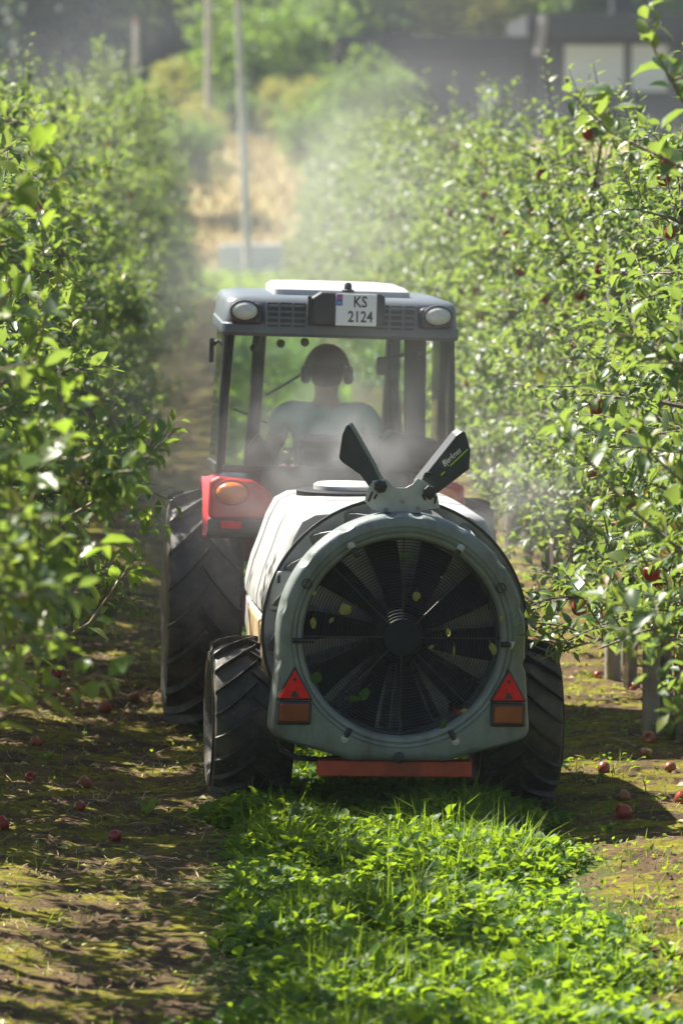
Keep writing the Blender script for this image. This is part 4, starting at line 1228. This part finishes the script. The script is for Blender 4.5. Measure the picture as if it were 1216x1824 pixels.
# top bracket with two spouts
def spx(pts, Y): return [sl(x, y, Y) for x, y in pts]
BY = 18.50
b = MB(); b.prism(spx([(683, 914), (662, 906), (649, 893), (653, 875), (664, 856), (688, 853), (696, 862), (708, 869), (722, 869), (735, 862), (743, 852), (754, 856), (770, 868), (779, 884), (783, 905), (752, 909), (749, 914)], BY), (0, .006, 0))
brk = b.build('spout_bracket', MT['ltmetal'], S0, False, .0015)
b = MB(); b.box(sl(716, 914, BY) + Vector((0, .03, -.004)), (.15, .07, .012)); b.build('bracket_foot', MT['blackmetal'], S0, False, .003)
for x, y in ((687, 908), (744, 905), (716, 893)):
    q = sl(x, y, BY); b = MB(); b.lathe([(.009, 0), (.009, -.008), (.001, -.0085)], 'Y', 6, q + Vector((0, -.001, 0))); b.build('bolt', MT['silver'], brk, True)
for pts in ([(656, 893), (663, 876)], [(666, 889), (671, 880)], [(765, 890), (771, 877)], [(774, 897), (776, 884)], [(757, 891), (752, 881)]):
    a_, c_ = (sl(x, y, BY) for x, y in pts)
    b = MB(); b.tube([a_ + Vector((0, -.001, 0)), c_ + Vector((0, -.001, 0))], .0045, 6); b.build('slot', MT['blackmetal'], brk, True)
for x, y in ((677, 866), (764, 876)):
    q = sl(x, y, BY); b = MB()
    ls = []
    for r_, yy in ((.026, .0), (.027, -.012), (.024, -.024), (.012, -.028), (.001, -.028)):
        ls.append([Vector((q.x + r_ * (1 + .07 * math.cos(7 * t_ * PI / 14)) * math.cos(t_ * PI / 14), q.y + yy, q.z + r_ * (1 + .07 * math.cos(7 * t_ * PI / 14)) * math.sin(t_ * PI / 14))) for t_ in range(28)])
    b.loops(ls, True, False, True); b.build('knob', MT['black'], S0, True)
rp = spx([(742, 864), (812, 776), (823, 768), (829, 770), (838, 802), (836, 836), (828, 842), (778, 880), (756, 882)], 18.53)
b = MB(); b.prism(rp, (-.012, .075, .012)); sp = b.build('spout', MT['spout'], S0, False, .010, 3); sp['label'] = 'dark spout with white script lettering and a green stripe'
b = MB(); b.prism(spx([(752, 850), (764, 850), (769, 842), (757, 841)], 18.515), (0, .008, 0)); b.build('spout_clamp', MT['blackmetal'], sp, False, .002)
ls = spx([(617, 756), (609, 774), (603, 816), (609, 824), (641, 846), (660, 872), (682, 868), (664, 830), (630, 770), (622, 757)], 18.58)
b = MB(); b.prism(ls, (.02, .075, .008)); b.build('spout', MT['spout'], S0, False, .008, 3)
q0, q1 = sl(783, 833, 18.52), sl(823, 797, 18.52)
ang = math.atan2(q1.z - q0.z, q1.x - q0.x)
qm = (q0 + q1) / 2
link_mesh('lettering', text_mesh('Bjerknes', .034, MT['white'], .45, .0006, .0002), sp, (qm.x, qm.y - .004, qm.z), Euler((PI / 2, -ang, 0)).to_matrix().to_euler(), (.80, 1, 1))
b = MB(); a_, c_ = sl(800, 829, 18.52), sl(832, 799, 18.52)
b.prism([a_ + Vector((0, -.003, 0)), c_ + Vector((0, -.003, 0)), c_ + Vector((.003, -.003, -.005)), a_ + Vector((.003, -.003, -.005))], (0, .002, 0))
a2, c2 = sl(784, 845, 18.52), sl(791, 839, 18.52)
b.prism([a2 + Vector((0, -.003, 0)), c2 + Vector((0, -.003, 0)), c2 + Vector((.003, -.003, -.006)), a2 + Vector((.003, -.003, -.006))], (0, .002, 0))
b.build('stripe', MT['green'], sp)

# ------------------------------------------------------------------ leaves caught on the fan guard
LG = [(615, 1085, .055, 'round crumpled ochre leaf caught high on the left of the fan guard', 20), (741, 1062, .040, 'small round ochre leaf caught right above the fan hub', 80), (720, 990, .034, 'green leaf caught near the top of the fan guard', 10),
      (563, 1207, .052, 'oval yellow-green leaf beside the left warning triangle on the guard', 70), (648, 1236, .066, 'large torn green leaf caught low on the left of the guard', 60), (630, 1245, .045, 'green leaf lying behind the large torn leaf', 170),
      (558, 1055, .036, 'small brown leaf at the upper left edge of the fan guard', 140), (558, 1110, .045, 'narrow orange-brown leaf on the left edge of the fan guard', 95), (798, 1127, .034, 'small ochre leaf right of the fan hub', 100), (768, 1152, .026, 'tiny ochre leaf just beside the fan hub', 30),
      (877, 1155, .05, 'dull brown leaf near the right edge of the fan guard', 110), (893, 1102, .030, 'yellow leaf at the far right edge of the guard', 70), (826, 1266, .032, 'small ochre leaf at the lower right of the guard', 15), (789, 1290, .045, 'green leaf at the bottom right of the guard', 75), (808, 1160, .045, 'thin dry stalk-like leaf right of the hub', 88), (590, 1105, .026, 'tiny yellow flake on the left half of the guard', 50)]
lr = random.Random(9)
for px, py, l_, lab, an in LG:
    q = SM @ (sl(px, py, 18.41))
    q = at(px, py, 18.385)
    wide = .9 if 'round' in lab or 'oval' in lab else (.2 if 'thin' in lab else .6)
    n_ = 12
    b = MB()
    pts = []
    for k in range(n_):
        t_ = 2 * PI * k / n_
        rr = 1 + lr.uniform(-.18, .12)
        u, v_ = l_ * .5 * math.cos(t_) * rr, l_ * .5 * wide * math.sin(t_) * rr
        c_, s_ = math.cos(R(an)), math.sin(R(an))
        pts.append(Vector((u * c_ - v_ * s_, lr.uniform(-.006, .002), u * s_ + v_ * c_)))
    b.add([Vector((0, -.006, 0))] + pts, [(0, k + 1, (k + 1) % n_ + 1) for k in range(n_)])
    c_, s_ = math.cos(R(an)), math.sin(R(an))
    b.tube([(l_ * .45 * c_, -.002, l_ * .45 * s_), (l_ * .9 * c_, -.001, l_ * .9 * s_ - .004)], .0009, 4)
    mat = MT['grass'] if 'green leaf' in lab or 'torn green' in lab else MT['yellow_leaf']
    o = b.build('leaf', mat, None, False, 0, loc=q)
    tag(o, lab, 'leaf', 'leaves caught on the fan guard')

# ------------------------------------------------------------------ grass in the lane
def grass_patch(name, seed, y0, y1, nb, nw, x0, x1, sb, sw, label):
    rg = np.random.default_rng(seed)
    out_v, out_t, out_q, base = [], [], [], 0
    def nz(X, Y, s, o): return np.array([mnoise.noise((a * s, c * s, o)) for a, c in zip(X, Y)])
    for n, kind in ((nb, 'blade'), (nw, 'clover'), (nw // 8, 'broad')):
        X = rg.uniform(x0 - .25, x1 + .25, n * 2); Y = rg.uniform(y0, y1, n * 2)
        wob = nz(X, Y, 1.7, 4) * .28 + nz(X, Y, 6, 8) * .12
        clump = nz(X, Y, 4.5, 14 if kind == 'clover' else 27)
        tall = .75 + .9 * nz(X, Y, 1.6, 50)
        edge = np.minimum(X - x0, x1 - X) + wob
        keep = (edge > 0) & (rg.random(n * 2) < .5 + 1.1 * clump + np.minimum(edge, .3))
        keep = np.nonzero(keep)[0][:n]
        X, Y, clump, edge, tall = X[keep], Y[keep], clump[keep], edge[keep], tall[keep]
        k = len(X)
        Z = np.array([gz(a, c) for a, c in zip(X, Y)])
        a = rg.random(k) * 2 * PI
        fade = np.clip(.35 + edge * 2.6, .35, 1) * np.clip(tall, .3, 1.5)
        if kind == 'blade':
            lean = rg.uniform(.05, .8, k)
            D = np.stack([lean * np.cos(a), lean * np.sin(a), np.ones(k)], 1)
            Nn = np.stack([-np.cos(a), -np.sin(a), lean], 1)
            l = rg.uniform(.06, .20, k) * sb * fade
            w = rg.uniform(.003, .0075, k) * sb
            z0, dr = Z - .01, .4
        elif kind == 'clover':
            lean = rg.uniform(.5, 3.0, k)
            D = np.stack([lean * np.cos(a), lean * np.sin(a), np.ones(k)], 1)
            Nn = np.stack([-.5 * np.cos(a) + rg.normal(0, .4, k), -.5 * np.sin(a) + rg.normal(0, .4, k), np.ones(k)], 1)
            l = rg.uniform(.018, .048, k) * sw
            w = l * rg.uniform(.6, 1.0, k)
            z0, dr = Z + rg.uniform(.0, .11, k) * fade, .2
        else:                                        # long arching leaves of dandelion and dock
            lean = rg.uniform(.3, 1.6, k)
            D = np.stack([lean * np.cos(a), lean * np.sin(a), np.ones(k)], 1)
            Nn = np.stack([-np.cos(a) + rg.normal(0, .3, k), -np.sin(a) + rg.normal(0, .3, k), lean], 1)
            l = rg.uniform(.06, .14, k) * sw * np.clip(fade, .4, 1.1)
            w = l * rg.uniform(.2, .36, k)
            z0, dr = Z - .005, .45
        D /= np.linalg.norm(D, axis=1, keepdims=True)
        V, T, Q = leaf_geometry(np.stack([X, Y, z0], 1), D, Nn, l, w, .14, dr)
        out_v.append(V); out_t.append(T + base); out_q.append(Q + base); base += len(V)
    me = np_mesh(name, np.concatenate(out_v), [np.concatenate(out_t), np.concatenate(out_q)], MT['grass'])
    tag(link_mesh(name, me), label, 'grass', kind='stuff')
grass_patch('grass', 21, 13.2, 20.0, 22000, 20000, .02, 1.34, 1.15, 1.3, 'sunlit clover and grass strip in the middle of the lane behind the sprayer')
grass_patch('grass', 22, 20.0, 34, 9000, 7000, .04, 1.32, 1.2, 1.4, 'grass strip of the lane under and just beyond the tractor')
grass_patch('grass', 23, 34, 94, 9000, 6000, .04, 1.32, 1.6, 2.6, 'grass strip running on to the far end of the lane')
grass_patch('grass', 24, 94, 114, 3000, 3000, -6, 8, 2.5, 4.0, 'mown grass margin at the end of the rows')
grass_patch('grass', 27, 13.2, 22, 5000, 3000, -.10, 1.55, .6, .7, 'short thin grass fading out along both edges of the green strip')
grass_patch('grass', 25, 13.2, 24, 1500, 700, 1.2, 1.9, .8, .7, 'thin scattered grass beside the right wheel track')
grass_patch('grass', 26, 13.2, 30, 1500, 700, -1.7, .05, .7, .5, 'thin scattered weeds on the left bare strip')

# straw and litter on the bare strips
def litter(name, n, x0, x1, y0, y1, seed, mat, l0, l1, wr, label, cat):
    rg = np.random.default_rng(seed)
    X = rg.uniform(x0, x1, n); Y = rg.uniform(y0, y1, n)
    cl = np.array([mnoise.noise((a * 2.2, c * 2.2, 31)) for a, c in zip(X, Y)])
    keep = rg.random(n) < .55 + .9 * cl
    X, Y = X[keep], Y[keep]; k = len(X)
    Z = np.array([gz(a, c) for a, c in zip(X, Y)]) + .004
    a = rg.random(k) * 2 * PI
    D = np.stack([np.cos(a), np.sin(a), rg.uniform(-.05, .35, k)], 1); D /= np.linalg.norm(D, axis=1, keepdims=True)
    Nn = np.stack([rg.normal(0, .3, k), rg.normal(0, .3, k), np.ones(k)], 1)
    l = rg.uniform(l0, l1, k)
    V, T, Q = leaf_geometry(np.stack([X, Y, Z], 1), D, Nn, l, l * wr, .12, .15)
    tag(link_mesh(name, np_mesh(name, V, [T, Q], mat)), label, cat, kind='stuff')
litter('straw', 16000, -1.9, .12, 13.2, 30, 41, MT['straw'], .03, .13, .045, 'dry straw and stalks strewn over the left bare strip', 'straw')
litter('straw', 7000, 1.25, 3.0, 13.2, 34, 42, MT['straw'], .03, .12, .045, 'dry straw and stalks strewn under the right row', 'straw')
litter('leaf_litter', 1300, -1.9, .12, 13.2, 30, 43, MT['yellow_leaf'], .025, .06, .55, 'small fallen leaves scattered over the left strip', 'leaf litter')
litter('leaf_litter', 1100, 1.25, 3.2, 13.2, 34, 44, MT['yellow_leaf'], .025, .06, .55, 'small fallen leaves scattered under the right row', 'leaf litter')

# soil clods on the bare strips
def clods(n, x0, x1, y0, y1, seed, label):
    rg = np.random.default_rng(seed)
    X = rg.uniform(x0, x1, n); Y = rg.uniform(y0, y1, n)
    cl = np.array([mnoise.noise((a * 1.8, c * 1.8, 61)) for a, c in zip(X, Y)])
    k_ = rg.random(n) < .45 + 1.1 * cl
    X, Y = X[k_], Y[k_]; n = len(X)
    Z = np.array([gz(a, c) for a, c in zip(X, Y)])
    o = np.array([(1, 0, 0), (.3, .95, .1), (-.8, .6, 0), (-.8, -.6, .1), (.3, -.95, 0), (.15, .1, .75), (-.3, -.2, .6)])
    f = np.array([(0, 1, 5), (1, 2, 5), (2, 6, 5), (2, 3, 6), (3, 4, 6), (4, 5, 6), (4, 0, 5)])
    r = rg.uniform(.006, .028, n) * rg.uniform(.5, 1, n)
    a = rg.random(n) * 6.28
    V = o[None] * (1 + rg.uniform(-.3, .3, (n, 7, 1)))
    c, s_ = np.cos(a)[:, None], np.sin(a)[:, None]
    V = np.stack([V[..., 0] * c - V[..., 1] * s_, V[..., 0] * s_ + V[..., 1] * c, V[..., 2]], -1) * r[:, None, None]
    V += np.stack([X, Y, Z - .002], 1)[:, None]
    T = (np.arange(n) * 7)[:, None, None] + f[None]
    tag(link_mesh('soil_clods', np_mesh('soil_clods', V.reshape(-1, 3), T.reshape(-1, 3), MT['soil'])), label, 'soil', kind='stuff')
clods(9000, -1.9, .15, 13.2, 28, 71, 'crumbly soil clods on the bare strip under the left row')
clods(5000, 1.2, 3.0, 13.2, 30, 72, 'crumbly soil clods on the bare strip under the right row')

# ------------------------------------------------------------------ weeds
def weed(px, py, n, l_, label, seed):
    rng = random.Random(seed)
    g = ground_at(px, py)
    lv = Leaves()
    for k in range(n):
        a = k * 2.4 + rng.uniform(-.3, .3)
        d = Vector((math.cos(a) * .7, math.sin(a) * .7, rng.uniform(.4, 1.4))).normalized()
        nn = Vector((-d.x, -d.y, .8)).normalized()
        L_ = l_ * rng.uniform(.6, 1.1)
        lv.add((0, 0, -.005), d, nn, L_, L_ * rng.uniform(.3, .45))
    o = link_mesh('weed', lv.mesh('weed', MT['bright_leaf']), None, (g.x, g.y, gz(g.x, g.y)))
    tag(o, label, 'weed')
weed(262, 1445, 7, .10, 'bright green weed on the bare strip left of the sprayer tyre', 1)
weed(270, 1342, 6, .05, 'small weed seedling further up the left strip', 2)
weed(1145, 1700, 10, .11, 'broad-leaved weed at the right edge of the grass', 3)
weed(1190, 1710, 8, .10, 'leafy weed at the lower right corner of the ground', 4)
weed(85, 1360, 9, .06, 'low grassy weed between the fallen apples on the left', 5)
weed(1195, 1330, 9, .13, 'weed under the low branches at the right edge', 6)
weed(860, 1480, 9, .12, 'long-leaved weed standing in the grass just behind the right tyre', 7)
weed(420, 1140, 9, .12, 'weed glimpsed between the tractor tyre and the sprayer tank', 8)

# ------------------------------------------------------------------ fallen apples
FA = [(65, 1330, 'dark red apple highest on the left strip, among thin grass'), (54, 1397, 'small red apple near the left edge of the strip'), (151, 1399, 'red apple lying just above the apple with the pale stalk'), (142, 1440, 'shiny red apple with a pale stalk across it'),
      (2, 1487, 'red apple cut by the left picture edge'), (205, 1483, 'dull brownish apple sunk in the dry grass'), (36, 1256, 'red apple under the low left leaves'), (127, 1245, 'pale red apple behind the low left leaves'),
      (186, 1262, 'brown apple further up the left strip'), (100, 1215, 'small red apple shaded under the left branches'), (240, 1240, 'half-hidden apple near the tractor tyre'), (310, 835, 'tiny blurred red apple far up the left strip'), (336, 776, 'tiny blurred pink apple furthest up the left strip'),
      (1148, 1350, 'bright red apple in the sun at the right'), (1110, 1430, 'red apple in the shade below the sunlit one'), (1074, 1381, 'dark red apple in the shade beside the right tyre'), (1110, 1462, 'brown apple lowest on the right strip'), (1213, 1440, 'red apple at the right picture edge'),
      (1192, 1380, 'shaded apple right of the sunlit apple'), (1155, 1330, 'orange apple just behind the sunlit one'), (1063, 1214, 'red apple at the foot of the short stake'), (1130, 1232, 'shaded red apple under the right row'), (980, 1165, 'red apple beyond the right tyre'),
      (950, 1150, 'small red apple close behind the right tyre'), (1085, 1175, 'apple lying behind the short stake'), (1020, 1125, 'far small apple on the sunlit soil right of the sprayer')]
ar = random.Random(4)
for px, py, lab in FA:
    g = ground_at(px, py + 8)
    s = ar.uniform(.62, .95)
    o = link_mesh('apple', APPLE, None, (g.x, g.y, gz(g.x, g.y) + .020 * s + (.03 if 'grass' in lab and px == 640 else 0)), (ar.uniform(-1.4, 1.4), ar.uniform(-1.4, 1.4), ar.random() * 6), (s, s, s))
    tag(o, lab, 'apple', 'fallen apples')
rs = random.Random(15)
TW = [(140, 1462, 'pale stalk lying across the shiny red apple'), (250, 1530, 'thin twig on the dark soil of the left strip'), (985, 1560, 'curled dry twig on the right strip'), (880, 1540, 'dry twig at the edge of the grass'), (1120, 1345, 'long dry twig beside the sunlit apple'), (95, 1420, 'short twig left of the apples')]
for i, (px, py, lab) in enumerate(TW):
    g = ground_at(px, py); b = MB()
    a = rs.random() * 3.14; l_ = rs.uniform(.10, .22)
    pts = [Vector((math.cos(a) * l_ * (k / 4 - .5), math.sin(a) * l_ * (k / 4 - .5), .012 + rs.uniform(0, .015))) for k in range(5)]
    b.tube(pts, [.004, .004, .003, .003, .002], 5)
    tag(b.build('twig', MT['twig'], None, True, loc=(g.x, g.y, gz(g.x, g.y))), lab, 'twig')

# ------------------------------------------------------------------ air: even haze, and the sprayer's drifting mist
def vol_mat(name, col, dens, aniso, noise=None):
    m, nt, p = node_mat(name)
    N, L = nt.nodes, nt.links
    N.remove(p)
    v = N.new('ShaderNodeVolumePrincipled')
    v.inputs['Color'].default_value = (*col, 1)
    v.inputs['Density'].default_value = dens
    v.inputs['Anisotropy'].default_value = aniso
    L.new(v.outputs[0], N['Material Output'].inputs['Volume'])
    if noise:
        tc = N.new('ShaderNodeTexCoord')
        g = N.new('ShaderNodeTexGradient'); g.gradient_type = 'SPHERICAL'
        L.new(tc.outputs['Object'], g.inputs[0])
        mp = N.new('ShaderNodeMapping'); mp.inputs['Scale'].default_value = noise[1]; L.new(tc.outputs['Object'], mp.inputs[0])
        n = N.new('ShaderNodeTexNoise'); n.inputs['Scale'].default_value = noise[0]; n.inputs['Detail'].default_value = 3
        L.new(mp.outputs[0], n.inputs['Vector'])
        r = N.new('ShaderNodeMapRange'); r.inputs['From Min'].default_value = .44; r.inputs['From Max'].default_value = .66
        L.new(n.outputs['Fac'], r.inputs['Value'])
        a = N.new('ShaderNodeMath'); a.operation = 'MULTIPLY'; L.new(r.outputs[0], a.inputs[0]); L.new(g.outputs['Fac'], a.inputs[1])
        c = N.new('ShaderNodeMath'); c.operation = 'MULTIPLY'; L.new(a.outputs[0], c.inputs[0]); c.inputs[1].default_value = dens
        L.new(c.outputs[0], v.inputs['Density'])
    return m
b = MB(); b.box((0, 240, 22.5), (900, 760, 47))
tag(b.build('haze', vol_mat('haze_air', (.82, .91, 1.0), .0004, .5)), 'thin bright haze hanging over the orchard', 'haze', kind='stuff')
def mist(c, s, dens, nz, label):
    b = MB(); b.lathe([(.02, -1.02), (.5, -.9), (.85, -.55), (1.02, 0), (.85, .55), (.5, .9), (.02, 1.02)], 'Z', 16, (0, 0, 0), True, True)
    o = b.build('spray_mist', vol_mat('spray_mist', (.99, .99, 1.0), dens, .40, nz))
    o.location = c; o.scale = s
    tag(o, label, 'mist', kind='stuff')
MISTS = True
if MISTS:
    mist(at(590, 820, 20.5), (.62, .9, .5), .75, (3.2, (1, 1, 1)), 'white puff of spray mist between the sprayer and the cab')
    mist(at(890, 900, 20.0), (.4, .9, .45), .6, (2.4, (1, 1, 1)), 'spray mist drifting off the right corner of the tank')
    mist(at(560, 800, 21.0), (1.6, 2.2, 1.3), .13, (1.3, (1, 1, 1)), 'thin veil of spray around the tractor cab')
    mist(at(500, 420, 50), (5.5, 30, 3.2), .022, (2.2, (1, 1, 1)), 'wide pale veil of spray drifting over both rows beyond the tractor')
